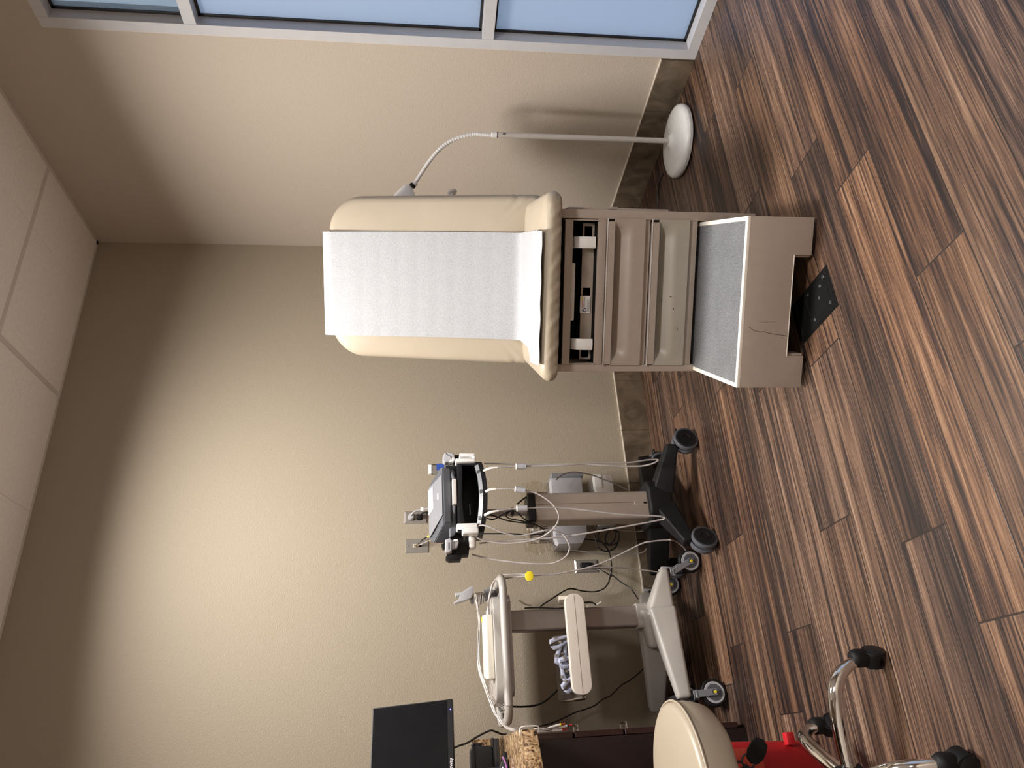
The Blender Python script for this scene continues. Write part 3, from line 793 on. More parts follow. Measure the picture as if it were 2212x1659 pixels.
def caster_fork(parent, x, y, yaw, trail=.03, rr=.052, top=.15, brake=False):
    """single grey wheel in a grey fork with yellow axle caps"""
    R_ = Matrix.Translation((x, y, 0)) @ Matrix.Rotation(yaw, 4, 'Z')
    a = MB(); a.lathe([(0, top - .030), (.020, top - .030), (.022, top - .012), (.020, top - .010), (0, top - .010)], 24, R_)
    for sy in (-1, 1):
        y0 = sy * .016; pts = [(-.014, top - .020), (.014, top - .020), (trail + .013, rr + .004), (trail + .010, rr - .010), (trail - .004, rr - .013), (trail - .013, rr)]
        a.prism(pts, min(y0, y0 + sy * .006), max(y0, y0 + sy * .006), 'y', .0018, 1, R_)
        a.lathe([(0, 0), (.013, 0), (.013, .006), (0, .006)], 20, R_ @ Matrix.Translation((trail, y0 if sy > 0 else y0, rr)) @ Matrix.Rotation(-sy * PI / 2, 4, 'X'))
    a.box(-.016, .016, -.022, .022, top - .034, top - .022, .003, 2, R_)
    fk = a.build('caster', 'mgrey', parent)
    a = MB(); a.lathe([(0, top - .010), (.019, top - .010), (.021, top - .006), (.019, top), (0, top)], 24, R_); a.build('swivel_ring', 'blk', fk)
    def disc(s0, s1, prof_r, nm, mt):
        a = MB(); mm = R_ @ Matrix.Translation((trail, s0, rr)) @ Matrix.Rotation(-PI / 2, 4, 'X'); L = s1 - s0
        a.lathe([(0, 0), (prof_r - .006, 0), (prof_r, .005), (prof_r, L - .005), (prof_r - .006, L), (0, L)], 40, mm); return a.build(nm, mt, fk)
    disc(-.012, .012, rr, 'tyre', 'blkm'); disc(-.0135, .0135, rr * .86, 'wheel_rim', 'lgrey'); disc(-.0142, .0142, rr * .70, 'wheel_hub', 'dgrey')
    for sy in (-1, 1):
        a = MB(); a.lathe([(0, 0), (.0062, 0), (.0062, .0015), (0, .002)], 18, R_ @ Matrix.Translation((trail, sy * .0222, rr)) @ Matrix.Rotation(-sy * PI / 2, 4, 'X')); lab(a.build('axle_cap', 'yellow', fk), 'small yellow axle cap')
    if brake:
        a = MB(); a.prism([(0, 0), (.012, .004), (.016, .05), (.010, .056), (.002, .052)], -.010, .010, 'y', .002, 1, R_ @ Matrix.Translation((.010, 0, top - .03))); pl = a.build('brake_pedal', 'lgrey', fk)
        a = MB()
        for k in range(4): a.box(.0145, .018, -.0085, .0085, .018 + k * .009, .024 + k * .009, .001, 1, R_ @ Matrix.Translation((.010, 0, top - .03)))
        lab(a.build('tread_pad', 'blkm', pl), 'black ribbed rubber pad')
    return fk
def hexa(a, b0, b1, w0, w1, zt0, zt1, zb0, zb1, bev=.008, mtx=None):
    """tapered arm between two ground points"""
    p, q = Vector((*b0, 0)), Vector((*b1, 0)); dr = (q - p).normalized(); n = Vector((-dr.y, dr.x, 0))
    bm2 = bmesh.new(); vs = []
    for (c, w_, zt, zb) in ((p, w0, zt0, zb0), (q, w1, zt1, zb1)):
        for sx, z in ((-1, zb), (1, zb), (1, zt), (-1, zt)):
            k = 1.0 if z == zb else .72
            vs.append(bm2.verts.new(c + n * (sx * w_ / 2 * k) + Vector((0, 0, z))))
    for fc in ((0, 1, 2, 3), (7, 6, 5, 4), (0, 4, 5, 1), (1, 5, 6, 2), (2, 6, 7, 3), (3, 7, 4, 0)): bm2.faces.new([vs[i] for i in fc])
    bmesh.ops.recalc_face_normals(bm2, faces=bm2.faces)
    bmesh.ops.bevel(bm2, geom=list(bm2.edges), offset=bev, segments=3, profile=.6, affect='EDGES', clamp_overlap=True)
    a.merge(bm2, mtx)

# ------------------------------------------------------------------ vital signs cart
VO = (.955, 3.09, 0)
t = thing('vital_signs_cart', 'champagne grey rolling medical cart on a black four-arm base, holding the patient monitor', 'medical cart', VO)
vx = lambda x: x - VO[0]
vy = lambda y: y - VO[1]
ends = {'fr': (1.19, 2.945), 'fl': (.752, 2.93), 'br': (1.27, 3.345), 'bl': (.725, 3.335)}
a = MB()
a.prism([(vx(x), vy(y)) for x, y in ((.86, 3.02), (.90, 2.985), (1.02, 2.985), (1.055, 3.02), (1.05, 3.17), (1.0, 3.20), (.91, 3.20), (.865, 3.17))], .13, .236, 'z', .012, 3)
hexa(a, (vx(1.00), vy(3.03)), (vx(1.195), vy(2.94)), .105, .050, .215, .140, .125, .090)
hexa(a, (vx(.92), vy(3.03)), (vx(.745), vy(2.925)), .105, .050, .215, .138, .125, .090)
hexa(a, (vx(1.00), vy(3.14)), (vx(1.28), vy(3.35)), .105, .055, .215, .150, .125, .095)
hexa(a, (vx(.91), vy(3.13)), (vx(.718), vy(3.345)), .125, .070, .215, .175, .125, .095)
a.build('base', 'blkm', t, angle=50)
caster_twin(t, vx(1.205), vy(2.930), math.radians(10), .054); caster_twin(t, vx(.752), vy(2.915), math.radians(24), .054)
caster_twin(t, vx(1.27), vy(3.345), math.radians(-30), .046); caster_twin(t, vx(.735), vy(3.34), math.radians(35), .046)
a = MB(); a.prism([(vx(x), y) for x, y in rrect(.886, 1.010, vy(3.02), vy(3.13), .014)], .234, .735, 'z', .002, 1); col = a.build('column', 'bronze', t)
a = MB(); a.box(vx(.9555), vx(.9575), vy(3.0185), vy(3.021), .30, .734); a.build('seam', 'taupedark', col, smooth=False)
a = MB(); a.prism([(vx(.940), .236), (vx(.966), .236), (vx(.966), .282), (vx(.960), .296), (vx(.946), .296), (vx(.940), .282)], vy(3.0175), vy(3.0205), 'y', .0008, 1); kp = a.build('latch_plate', 'bronze', col)
a = MB(); a.box(vx(.949), vx(.957), vy(3.0165), vy(3.019), .240, .256, .001); a.build('keyhole', 'dark', kp)
a = MB(); a.prism([(vx(x), y) for x, y in rrect(.882, 1.012, vy(3.016), vy(3.135), .016)], .735, .767, 'z', .003, 2); a.build('column_cap', 'blk', t)
a = MB(); a.cyl((vx(.941), vy(3.075), .76), (vx(.941), vy(3.075), .955), .0165, n=24); a.build('pole', 'colm', t)
a = MB(); a.box(vx(.925), vx(.957), vy(3.055), vy(3.095), .825, .838, .003); a.build('cable_strap', 'blk', t)
# monitor basket
a = MB()
a.prism([(vx(x), z) for x, z in ((.834, 1.072), (1.124, 1.070), (1.136, .985), (1.118, .957), (.99, .948), (.85, .960), (.834, .985))], vy(3.10), vy(3.135), 'y', .004, 2)
a.prism([(vx(x), z) for x, z in ((.834, 1.074), (1.124, 1.071), (1.126, 1.052), (1.09, 1.048), (1.05, 1.050), (.99, 1.052), (.92, 1.050), (.865, 1.044), (.834, 1.046))], vy(2.955), vy(3.11), 'y', .003, 2)
for x0, x1 in ((.828, .846), (1.120, 1.136)): a.box(vx(x0), vx(x1), vy(2.965), vy(3.11), .965, 1.07, .004)
def lip(u, v):
    x = .836 + u * (1.136 - .836); e = (x - .986) / .15
    zc = .9475 + .016 * e * e; y = 2.925 + .045 * e * e
    P_ = [(0.17, 0), (0.0, 0), (0.0, .020), (.012, .036), (.022, .036), (.022, .012), (.17, .010)]
    k = v * (len(P_) - 1); i = min(int(k), len(P_) - 2); q_ = k - i
    yy_ = P_[i][0] * (1 - q_) + P_[i + 1][0] * q_; zz_ = P_[i][1] * (1 - q_) + P_[i + 1][1] * q_
    return Vector((vx(x), vy(y + yy_ * (1 if i not in (0, 5) else 1)), zc + zz_))
a.grid(lip, 30, 24)
bk = a.build('monitor_basket', 'blk', t, angle=40)
def band(u, v):
    x = .850 + u * (1.122 - .850); e = (x - .986) / .15
    return Vector((vx(x), vy(2.9238 + .045 * e * e + .0115 * v), .9475 + .016 * e * e + .0195 + .0155 * v))
a = MB(); a.grid(band, 30, 2); bmesh.ops.solidify(a.bm, geom=a.bm.faces[:], thickness=.001); lab(a.build('front_band', 'mgrey', bk, angle=60), 'grey band along the basket front')
for cx in (.883, .990, 1.083):
    a = MB(); e = (cx - .986) / .15; a.box(-.008, .008, -.0008, .0008, -.0065, .0065, .0005, 1, Matrix.Translation((vx(cx), vy(2.9285 + .045 * e * e), .9475 + .016 * e * e + .0275)) @ Matrix.Rotation(math.radians(-36), 4, 'X')); a.build('band_square', 'blk', bk)
a = MB(); a.box(vx(.942), vx(.992), vy(3.098), vy(3.0995), 1.0110, 1.0145); a.box(vx(.942), vx(.945), vy(3.098), vy(3.0995), 1.0135, 1.0165); a.build('white_print', 'white', bk, smooth=False)
# cable ports: white strain reliefs and ferrite sleeves belong to the lead cables below
def hook(nm, pts, r_, mt, par, flat=1.0): a = MB(); a.tube(pts, r_, 12, 6); return a.build(nm, mt, par)
# white cuff hooks left and right
a = MB(); a.box(vx(1.130), vx(1.146), vy(2.945), vy(3.00), .992, 1.078, .006, 3); a.box(vx(1.140), vx(1.160), vy(2.95), vy(2.99), .990, 1.004, .006, 3)
a.box(vx(1.158), vx(1.174), vy(2.955), vy(3.0), .992, 1.060, .006, 3); lab(a.build('cuff_hook', 'white', t), 'white double cuff hook on the right end')
a = MB(); a.box(vx(.836), vx(.862), vy(2.95), vy(3.0), .992, 1.078, .006, 3); a.box(vx(.812), vx(.838), vy(2.925), vy(2.975), .990, 1.058, .008, 3); lab(a.build('cuff_hook', 'white', t), 'white cuff hook on the left end')
# black probe holders
a = MB(); a.box(vx(1.120), vx(1.186), vy(3.0), vy(3.05), 1.024, 1.062, .003); a.box(vx(1.130), vx(1.188), vy(3.01), vy(3.06), 1.055, 1.085, .004); a.box(vx(1.10), vx(1.135), vy(3.0), vy(3.06), 1.062, 1.118, .003); a.build('probe_holder', 'blkm', t)
a = MB()
a.prism([(vx(x), z) for x, z in ((.724, 1.112), (.735, 1.125), (.750, 1.118), (.752, 1.100), (.800, 1.095), (.804, 1.045), (.826, 1.040), (.826, 1.020), (.744, 1.030), (.742, 1.058), (.724, 1.064))], vy(3.0), vy(3.055), 'y', .003, 2)
a.box(vx(.79), vx(.84), vy(3.01), vy(3.07), 1.05, 1.10, .004); a.prism([(vx(.776), 1.135), (vx(.794), 1.142), (vx(.800), 1.118), (vx(.782), 1.112)], vy(3.01), vy(3.05), 'y', .003); a.build('probe_holder', 'blkm', t)
a = MB(); a.box(vx(.768), vx(.822), vy(2.985), vy(3.03), .998, 1.028, .012, 4); a.build('lower_clip', 'offw', t)
# handsets
h1 = thing('thermometer_handset', 'pale grey rounded thermometer handset hooked on the window end of the monitor cart', 'thermometer', (1.166, 3.0, 1.09))
a = MB(); a.prism([(x - 1.166, z - 1.09) for x, z in ((1.142, 1.122), (1.150, 1.132), (1.168, 1.131), (1.184, 1.124), (1.191, 1.108), (1.186, 1.088), (1.176, 1.078), (1.160, 1.080), (1.146, 1.098))], -.02, .02, 'y', .008, 4); a.build('body', 'lgrey', h1, angle=60)
a = MB(); a.tube([(.020, -.021, .030), (.008, -.0215, .022), (.002, -.0215, .010), (-.012, -.021, .004)], .0012, 6, 5); a.build('grip_line', 'mgrey', h1)
a = MB(); a.prism([(-.024, .014), (-.006, .006), (.0, -.006), (-.008, -.012), (-.020, -.004)], -.021, .021, 'y', .003, 2); a.build('nose', 'white', h1)
h2 = thing('sensor_handset', 'pale grey blocky sensor handset in the black holder on the left end of the cart', 'sensor', (.776, 3.0, 1.09))
a = MB(); a.prism([(x - .776, z - 1.09) for x, z in ((.749, 1.128), (.800, 1.126), (.806, 1.104), (.796, 1.098), (.752, 1.100), (.746, 1.112))], -.035, .0, 'y', .005, 3)
a.prism([(x - .776, z - 1.09) for x, z in ((.764, 1.102), (.798, 1.100), (.800, 1.072), (.788, 1.070), (.766, 1.078))], -.028, .0, 'y', .004, 3); a.build('body', 'lgrey', h2, angle=60)
a = MB(); a.box(-.018, .012, -.0355, -.034, .018, .026, .001); a.build('slot', 'mgrey', h2)
a = MB(); a.box(.016, .024, -.036, -.006, -.016, .002, .002); a.build('clip', 'white', h2)
# monitor body
t = thing('patient_monitor', 'grey wedge-topped patient vital signs monitor with a white sticker, sitting on the cart', 'monitor', (.98, 3.05, 1.075))
o_ = (.98, 3.05, 1.075)
def P3(x, y, z): return Vector((x - o_[0], y - o_[1], z - o_[2]))
a = MB(); bm2 = bmesh.new()
top = [P3(.866, 2.965, 1.130), P3(1.118, 2.975, 1.132), P3(1.118, 2.985, 1.145), P3(1.075, 3.09, 1.190), P3(.832, 3.09, 1.190), P3(.812, 3.06, 1.170)]
bot = [P3(.872, 2.970, 1.100), P3(1.112, 2.980, 1.100), P3(1.118, 2.99, 1.100), P3(1.085, 3.11, 1.10), P3(.828, 3.11, 1.10), P3(.808, 3.06, 1.10)]
A = [bm2.verts.new(v) for v in top]; B = [bm2.verts.new(v) for v in bot]
bm2.faces.new(A); bm2.faces.new(B[::-1])
for i in range(6): bm2.faces.new((B[i], B[(i + 1) % 6], A[(i + 1) % 6], A[i]))
bmesh.ops.recalc_face_normals(bm2, faces=bm2.faces); bmesh.ops.bevel(bm2, geom=list(bm2.edges), offset=.003, segments=2, affect='EDGES'); a.merge(bm2)
a.build('body', 'dgrey', t, angle=40)
def quad(nm, mt, pts, par, th=.0012, l=None):
    a = MB(); bm2 = bmesh.new(); vs = [bm2.verts.new(p) for p in pts]; bm2.faces.new(vs); nrm = (pts[1] - pts[0]).cross(pts[2] - pts[0]).normalized()
    r_ = bmesh.ops.extrude_face_region(bm2, geom=bm2.faces[:]); bmesh.ops.translate(bm2, verts=[v for v in r_['geom'] if isinstance(v, bmesh.types.BMVert)], vec=nrm * th)
    bmesh.ops.recalc_face_normals(bm2, faces=bm2.faces); a.merge(bm2); o = a.build(nm, mt, par, smooth=False)
    if l: lab(o, l)
    return o
quad('top_panel', 'mgrey', [P3(.905, 2.9705, 1.1345), P3(1.085, 2.9775, 1.1350), P3(1.062, 3.085, 1.1895), P3(.838, 3.085, 1.1895)], t, .002, 'lighter grey centre panel')
quad('sticker', 'white', [P3(.955, 3.045, 1.1725), P3(1.055, 3.047, 1.1735), P3(1.050, 3.083, 1.1915), P3(.938, 3.083, 1.1915)], t, .0014, 'white paper sticker')
quad('badge', 'offw', [P3(.985, 3.002, 1.1495), P3(1.012, 3.003, 1.150), P3(1.011, 3.014, 1.1555), P3(.984, 3.013, 1.155)], t, .0016)
a = MB(); a.prism([(x - o_[0], z - o_[2]) for x, z in ((.812, 1.108), (1.112, 1.104), (1.116, 1.090), (1.10, 1.076), (.85, 1.076), (.825, 1.085))], -.06, .07, 'y', .006, 3); a.build('lower_body', 'dgrey', t, angle=50)
a = MB(); a.box(.946 - o_[0], 1.057 - o_[0], -.098, -.056, 1.0745 - o_[2], 1.094 - o_[2], .005, 3); lab(a.build('handle', 'offw', t), 'pale grey carrying handle front')
a = MB(); a.tube([P3(.945, 2.975, 1.084), P3(.90, 2.990, 1.088), P3(.850, 3.005, 1.09)], .009, 10, 5); a.build('handle_arm', 'dgrey', t)
a = MB(); a.tube([P3(1.058, 2.975, 1.082), P3(1.085, 2.985, 1.09), P3(1.105, 3.0, 1.094)], .009, 10, 5); a.build('handle_arm', 'dgrey', t)
# sanitizer bottle
t = thing('sanitizer_bottle', 'small clear sanitizer bottle with a blue label behind the monitor', 'bottle', (1.160, 3.115, 1.062))
a = MB(); a.prism(rrect(-.024, .024, -.013, .013, .011), .040, .118, 'z', .003, 2); a.prism(rrect(-.026, .026, -.014, .014, .012), .0, .042, 'z', .002, 1); a.build('body', 'clearpl', t)
a = MB(); a.box(-.010, .022, -.0150, -.0138, .060, .095); a.build('label', 'blue', t, smooth=False)
a = MB(); a.prism(rrect(-.023, .023, -.012, .012, .010), .112, .130, 'z', .003, 2); a.build('cap', 'white', t)

# ------------------------------------------------------------------ wall plates, plugs, boxes
def plate(x0, x1, z0, z1, nm, label, cat, flat=False):
    t = thing(nm, label, cat, ((x0 + x1) / 2, D, (z0 + z1) / 2), 0)
    w_, h_ = (x1 - x0) / 2, (z1 - z0) / 2
    a = MB(); bm2 = bmesh.new(); r0 = [(-w_, -h_), (w_, -h_), (w_, h_), (-w_, h_)]; k = .0075 if not flat else .003
    A = [bm2.verts.new((x, 0, z)) for x, z in r0]; B = [bm2.verts.new((x * (w_ - k) / w_, -.0055 if not flat else -.003, z * (h_ - k) / h_)) for x, z in r0]
    bm2.faces.new(B); [bm2.faces.new((A[i], A[(i + 1) % 4], B[(i + 1) % 4], B[i])) for i in range(4)]
    bmesh.ops.recalc_face_normals(bm2, faces=bm2.faces); a.merge(bm2); a.build('plate', 'steel', t, smooth=False)
    return t
def receptacle(t, y=-.0055):
    for z in (.0195, -.0195):
        a = MB(); a.prism([(p[0], p[1] + z) for p in rrect(-.0165, .0165, -.0135, .0135, .006)], y - .0015, y + .001, 'y', .0006, 1); s_ = a.build('socket', 'blk', t)
        a = MB(); a.box(-.0075, -.0055, y - .0018, y - .0010, z - .001, z + .007); a.box(.0055, .0075, y - .0018, y - .0010, z - .001, z + .006); a.lathe([(0, 0), (.0024, 0), (.0024, .001), (0, .001)], 12, Matrix.Translation((0, y - .0010, z - .0065)) @ Matrix.Rotation(PI / 2, 4, 'X')); a.build('slot', 'dark', s_)
t = plate(1.040, 1.105, 1.1955, 1.312, 'wall_outlet', 'stainless outlet plate with two plugs in it, above the medical cart', 'outlet'); receptacle(t)
t = plate(.837 - .065, .837, .362, .480, 'wall_outlet', 'low stainless outlet plate near the floor between the two carts', 'outlet'); receptacle(t)
t = plate(.896, .966, 1.190, 1.304, 'wall_plate', 'flat stainless coaxial plate left of the upper outlet with thin wires', 'wall plate', True)
for z in (.045, -.030):
    a = MB(); a.lathe([(0, 0), (.0035, 0), (.003, .0015), (0, .002)], 12, Matrix.Translation((.001, -.003, z)) @ Matrix.Rotation(PI / 2, 4, 'X')); a.build('screw', 'steel', t)
a = MB(); a.box(-.008, .008, -.006, -.002, .004, .020, .001); js_ = a.build('jack', 'bone2', t)
a = MB(); a.cyl((0, -.006, .013), (0, -.016, .011), .0045, n=12); a.cyl((0, -.003, -.005), (0, -.018, -.004), .0050, n=12); lab(a.build('coax_connector', 'brown', js_), 'brass coaxial connector')
a = MB(); a.box(-.006, .006, -.004, -.001, -.020, -.004); a.build('cable_slot', 'dark', t)
# plugs and their cords
t = thing('power_plug', 'round grey plug in the top socket above the monitor, its cord dropping behind', 'plug', (1.072, D - .007, 1.276))
a = MB(); a.cyl((0, 0, 0), (0, -.026, 0), .0165, .0135, n=20, bev=.002); a.build('plug_body', 'lgrey', t)
a = MB(); a.tube([(0, -.022, .0), (.008, -.034, -.004), (.020, -.040, -.022), (.026, -.044, -.060), (.028, -.060, -.110), (.020, -.10, -.150)], .0042, 10, 6); cd_ = a.build('cord', 'lgrey', t)
a = MB(); a.box(.016, .036, -.0475, -.0455, -.060, -.046); a.build('paper_tag', 'white', cd_, smooth=False)
t = thing('power_plug', 'small black plug in the lower socket of the upper outlet', 'plug', (1.072, D - .007, 1.235))
a = MB(); a.cyl((0, 0, 0), (0, -.020, 0), .0125, .011, n=18, bev=.002); a.build('plug_body', 'blk', t)
a = MB(); a.tube([(0, -.018, 0), (.008, -.028, -.006), (.014, -.034, -.030), (.012, -.05, -.08), (.0, -.09, -.12)], .0038, 10, 6); a.build('cord', 'blkc', t)
t = thing('power_plug', 'black plug in the low outlet between the carts with a trailing cord', 'plug', (.8045, D - .007, .436))
a = MB(); a.box(-.014, .012, -.028, 0, -.030, .020, .005, 3); a.tube([(-.002, -.020, -.022), (-.006, -.024, -.04), (-.018, -.030, -.055)], .0055, 10, 5); a.build('plug_body', 'blk', t)
def cord(nm, pts, rad, mt, label, cat='cable', group=None, n=8, sub=6):
    o = pts[0]; a = MB(); a.tube(rel(pts, o), rad, n, sub); ob = a.build(nm, mt); ob.location = o; return tag(ob, label, cat, group)
cord('coaxial_wire', [(.935, D - .01, 1.243), (.938, D - .03, 1.236), (.955, D - .035, 1.215), (.968, D - .04, 1.185), (.975, D - .07, 1.150), (.97, D - .2, 1.10)], .0026, 'blkc', 'black coaxial wire leaving the flat steel wall plate', 'wire')
o_w = cord('video_wire', [(.932, D - .01, 1.240), (.930, D - .03, 1.228), (.940, D - .035, 1.205), (.948, D - .04, 1.180), (.953, D - .06, 1.160), (.955, D - .09, 1.14)], .0018, 'offw', 'thin white wire with a red end below the steel wall plate', 'wire')
a = MB(); a.cyl((.016, -.030, -.062), (.021, -.048, -.078), .0042, n=12); ob = a.build('red_ferrule', 'red2', o_w)
a = MB(); a.cyl((.032, -.026, -.042), (.038, -.034, -.060), .0045, n=12); ob = a.build('yellow_ferrule', 'yellow', o_w)

# box clipped behind the column, white power module, papers in a clear bag
t = thing('wall_module', 'brushed grey metal box with flanged ends behind the cart column', 'metal box', (1.06, 3.44, .51))
a = MB(); a.box(-.135, .150, -.045, .105, -.075, .080, .004); a.build('case', 'lgrey', t)
a = MB(); a.box(.150, .172, -.055, .108, -.083, .078, .006, 3); a.build('end_flange', 'mgrey', t)
a = MB(); a.prism([(-.182, -.045), (-.135, -.075), (-.135, .082), (-.182, .070)], -.045, .105, 'y', .004, 2); a.build('end_flange', 'lgrey', t)
t = thing('power_supply', 'off-white power supply box low behind the cart column with black connectors', 'power supply', (1.09, 3.42, .325))
a = MB(); a.box(-.095, .128, -.03, .12, -.047, .047, .006, 3); a.build('case', 'offw', t)
a = MB(); a.box(.06, .132, -.034, .12, .010, .050, .005, 3); a.build('cover', 'white', t)
a = MB(); a.box(-.125, -.090, -.02, .06, -.040, .048, .004); a.build('end_box', 'lgrey', t)
for x, z in ((-.10, .052), (-.10, .028), (-.10, -.044), (-.065, -.050)):
    a = MB(); a.box(x - .010, x + .010, -.040, -.012, z - .006, z + .006, .002); a.build('connector', 'blk', t)
t = thing('plastic_bag', 'clear plastic bag holding brown card and printed leaflets behind the cart column', 'plastic bag', (1.035, 3.47, .66))
def bagf(u, v):
    x = -.178 + u * .36; z = -.075 + v * .145
    return Vector((x + .006 * math.sin(v * 9 + u * 3), -.022 * math.sin(PI * min(1, max(0, u))) * math.sin(PI * min(1, v * .9 + .08)) - .004 * math.sin(u * 23 + v * 7) - .003 * math.sin(v * 31), z + .005 * math.sin(u * 11)))
a = MB(); a.grid(bagf, 50, 20); bmesh.ops.solidify(a.bm, geom=a.bm.faces[:], thickness=.0006); a.build('bag', 'film', t, angle=70)
a = MB(); a.box(-.13, .13, .004, .010, -.06, .045, .001); a.build('card', 'brown', t)
a = MB(); a.box(-.128, -.02, .0015, .0035, -.055, .043); lf_ = a.build('leaflet', 'offw', t, smooth=False)
a = MB()
for k in range(9): a.box(-.118 + k * .0095, -.1145 + k * .0095, .0004, .0014, -.050, -.008 - .01 * (k % 3))
for k in range(5): a.box(-.115 + k * .016, -.112 + k * .016, .0004, .0014, .0, .030)
a.build('print', 'ink', lf_, smooth=False)

# ------------------------------------------------------------------ ECG cart
EO = (.50, 3.23, 0); ER = math.radians(3)
t = thing('ecg_cart', 'warm grey rolling ECG cart with handle loop tray, bin and long-legged base', 'medical cart', EO)
ex = lambda x: x - EO[0]
ey = lambda y: y - EO[1]
a = MB(); a.prism([(ex(x), ey(y)) for x, y in rrect(.462, .548, 3.19, 3.262, .010)], .24, .87, 'z'); col = a.build('column', 'colm', t)
a = MB(); a.box(ex(.480), ex(.530), ey(3.262), ey(3.275), .26, .86, .002); a.build('rear_channel', 'bronze', col)
# tray: two rounded slabs and a tubular handle loop
a = MB(); a.prism([(ex(x), ey(y)) for x, y in rrect(.185, .600, 3.10, 3.44, .06, 8)], .897, .932, 'z', .011, 4); a.build('tray', 'cartw', t, angle=60)
a = MB(); a.prism([(ex(x), ey(y)) for x, y in rrect(.205, .600, 3.085, 3.42, .05, 8)], .858, .893, 'z', .010, 4); a.build('under_tray', 'cartw', t, angle=60)
loop = [(ex(x), ey(y), .889) for x, y in rrect(.118, .672, 3.065, 3.45, .085, 7)]
a = MB(); a.tube(loop, .0165, 16, 2, closed=True); hd_ = a.build('handle_loop', 'cartw', t, angle=60)
for x in (.19, .60):
    a = MB(); a.box(ex(x) - .02, ex(x) + .02, ey(3.075), ey(3.44), .882, .898, .005, 2); a.build('tray_bracket', 'mgrey', t)
# cable hanger on the right corner
a = MB()
a.tube([(ex(.640), ey(3.30), .905), (ex(.628), ey(3.27), .935), (ex(.612), ey(3.25), .965), (ex(.605), ey(3.24), 1.012)], .017, 12, 6)
hg = a.build('cable_hanger', 'mgrey', t)
a = MB(); a.prism([(ex(x), z) for x, z in ((.657, 1.006), (.650, 1.000), (.610, 1.012), (.600, 1.040), (.588, 1.083), (.594, 1.088), (.606, 1.066), (.622, 1.062), (.618, 1.078), (.632, 1.082), (.634, 1.055), (.654, 1.018))], ey(3.205), ey(3.245), 'y', .003, 2); a.build('hanger_hook', 'lgrey', hg)
a = MB(); a.prism([(ex(x), z) for x, z in ((.664, .922), (.650, .955), (.636, .948), (.628, .930), (.640, .905))], ey(3.26), ey(3.31), 'y', .003, 2); lab(a.build('clamp_pad', 'mgrey', t), 'grey ribbed clamp block at the tray corner')
# bin on the column front
a = MB()
a.prism(rrect(ex(.192), ex(.578), .560, .640, .036, 8), ey(3.035), ey(3.065), 'y', .010, 4)
fr_ = a.build('bin_front', 'bone', t, angle=60)
a = MB(); a.box(ex(.20), ex(.57), ey(3.0343), ey(3.0352), .6004, .6010); a.build('seam', 'taupedark', fr_, smooth=False)
a = MB(); a.prism([(ey(3.06), .575), (ey(3.185), .575), (ey(3.185), .64), (ey(3.06), .66)], ex(.560), ex(.576), 'x', .004, 2); a.box(ex(.20), ex(.57), ey(3.06), ey(3.185), .565, .575, .003); a.build('bin_side', 'bone', t)
def trough(u, v):
    P_ = [(3.060, .585), (3.066, .592), (3.085, .580), (3.14, .578), (3.175, .60), (3.186, .64), (3.190, .672)]
    k = v * (len(P_) - 1); i = min(int(k), len(P_) - 2); q_ = k - i
    return Vector((ex(.182 + u * .255) + .010 * (1 - u) * (v - .5), ey(P_[i][0] * (1 - q_) + P_[i + 1][0] * q_), P_[i][1] * (1 - q_) + P_[i + 1][1] * q_))
a = MB(); a.grid(trough, 20, 24)
bmesh.ops.solidify(a.bm, geom=a.bm.faces[:], thickness=.003)
a.prism([(ey(3.05), .60), (ey(3.07), .578), (ey(3.14), .574), (ey(3.178), .60), (ey(3.190), .672), (ey(3.180), .674), (ey(3.12), .63), (ey(3.06), .628)], ex(.178), ex(.184), 'x', .002, 1)
lab(a.build('bin_back', 'taupedark', t, angle=50), 'smoky translucent-looking rear bin shell')
# base: hub with four legs of unequal length
a = MB()
hexa(a, (ex(.53), ey(3.20)), (ex(.372), ey(3.22)), .12, .09, .292, .262, .165, .17, .018)
hexa(a, (ex(.50), ey(3.18)), (ex(.690), ey(3.135)), .115, .055, .270, .190, .150, .158, .014)
hexa(a, (ex(.52), ey(3.16)), (ex(.160), ey(3.095)), .110, .048, .262, .208, .150, .152, .014)
hexa(a, (ex(.52), ey(3.26)), (ex(.630), ey(3.45)), .100, .055, .270, .205, .155, .160, .014)
hexa(a, (ex(.47), ey(3.26)), (ex(.140), ey(3.46)), .115, .070, .275, .225, .155, .165, .014)
a.prism([(ex(x), ey(y)) for x, y in rrect(.452, .558, 3.18, 3.272, .02)], .20, .302, 'z', .010, 3)
a.build('base', 'cartw', t, angle=60)
caster_fork(t, ex(.672), ey(3.135), math.radians(-12), .045, .052, .160, True)
caster_fork(t, ex(.172), ey(3.095), math.radians(8), .004, .054, .155)
caster_fork(t, ex(.640), ey(3.445), math.radians(-10), .040, .052, .162, True)
caster_fork(t, ex(.165), ey(3.445), math.radians(20), .03, .052, .168)
# ivory module on the tray
t = thing('ecg_module', 'long ivory ECG acquisition module lying on the cart tray', 'medical device', (.398, 3.16, .933))
a = MB(); a.prism([(-.045, 0), (.045, 0), (.045, .030), (.030, .040), (-.030, .040), (-.045, .026)], -.124, .124, 'x', .004, 3); bd = a.build('body', 'bone2', t, angle=50)
a = MB(); a.box(.124, .150, -.030, -.012, .008, .020, .003); a.box(.124, .148, .0, .016, .010, .022, .003); a.build('plug', 'lgrey', bd)
a = MB(); a.box(.10, .120, -.010, .010, .040, .043, .001); a.build('button', 'yellow', bd)
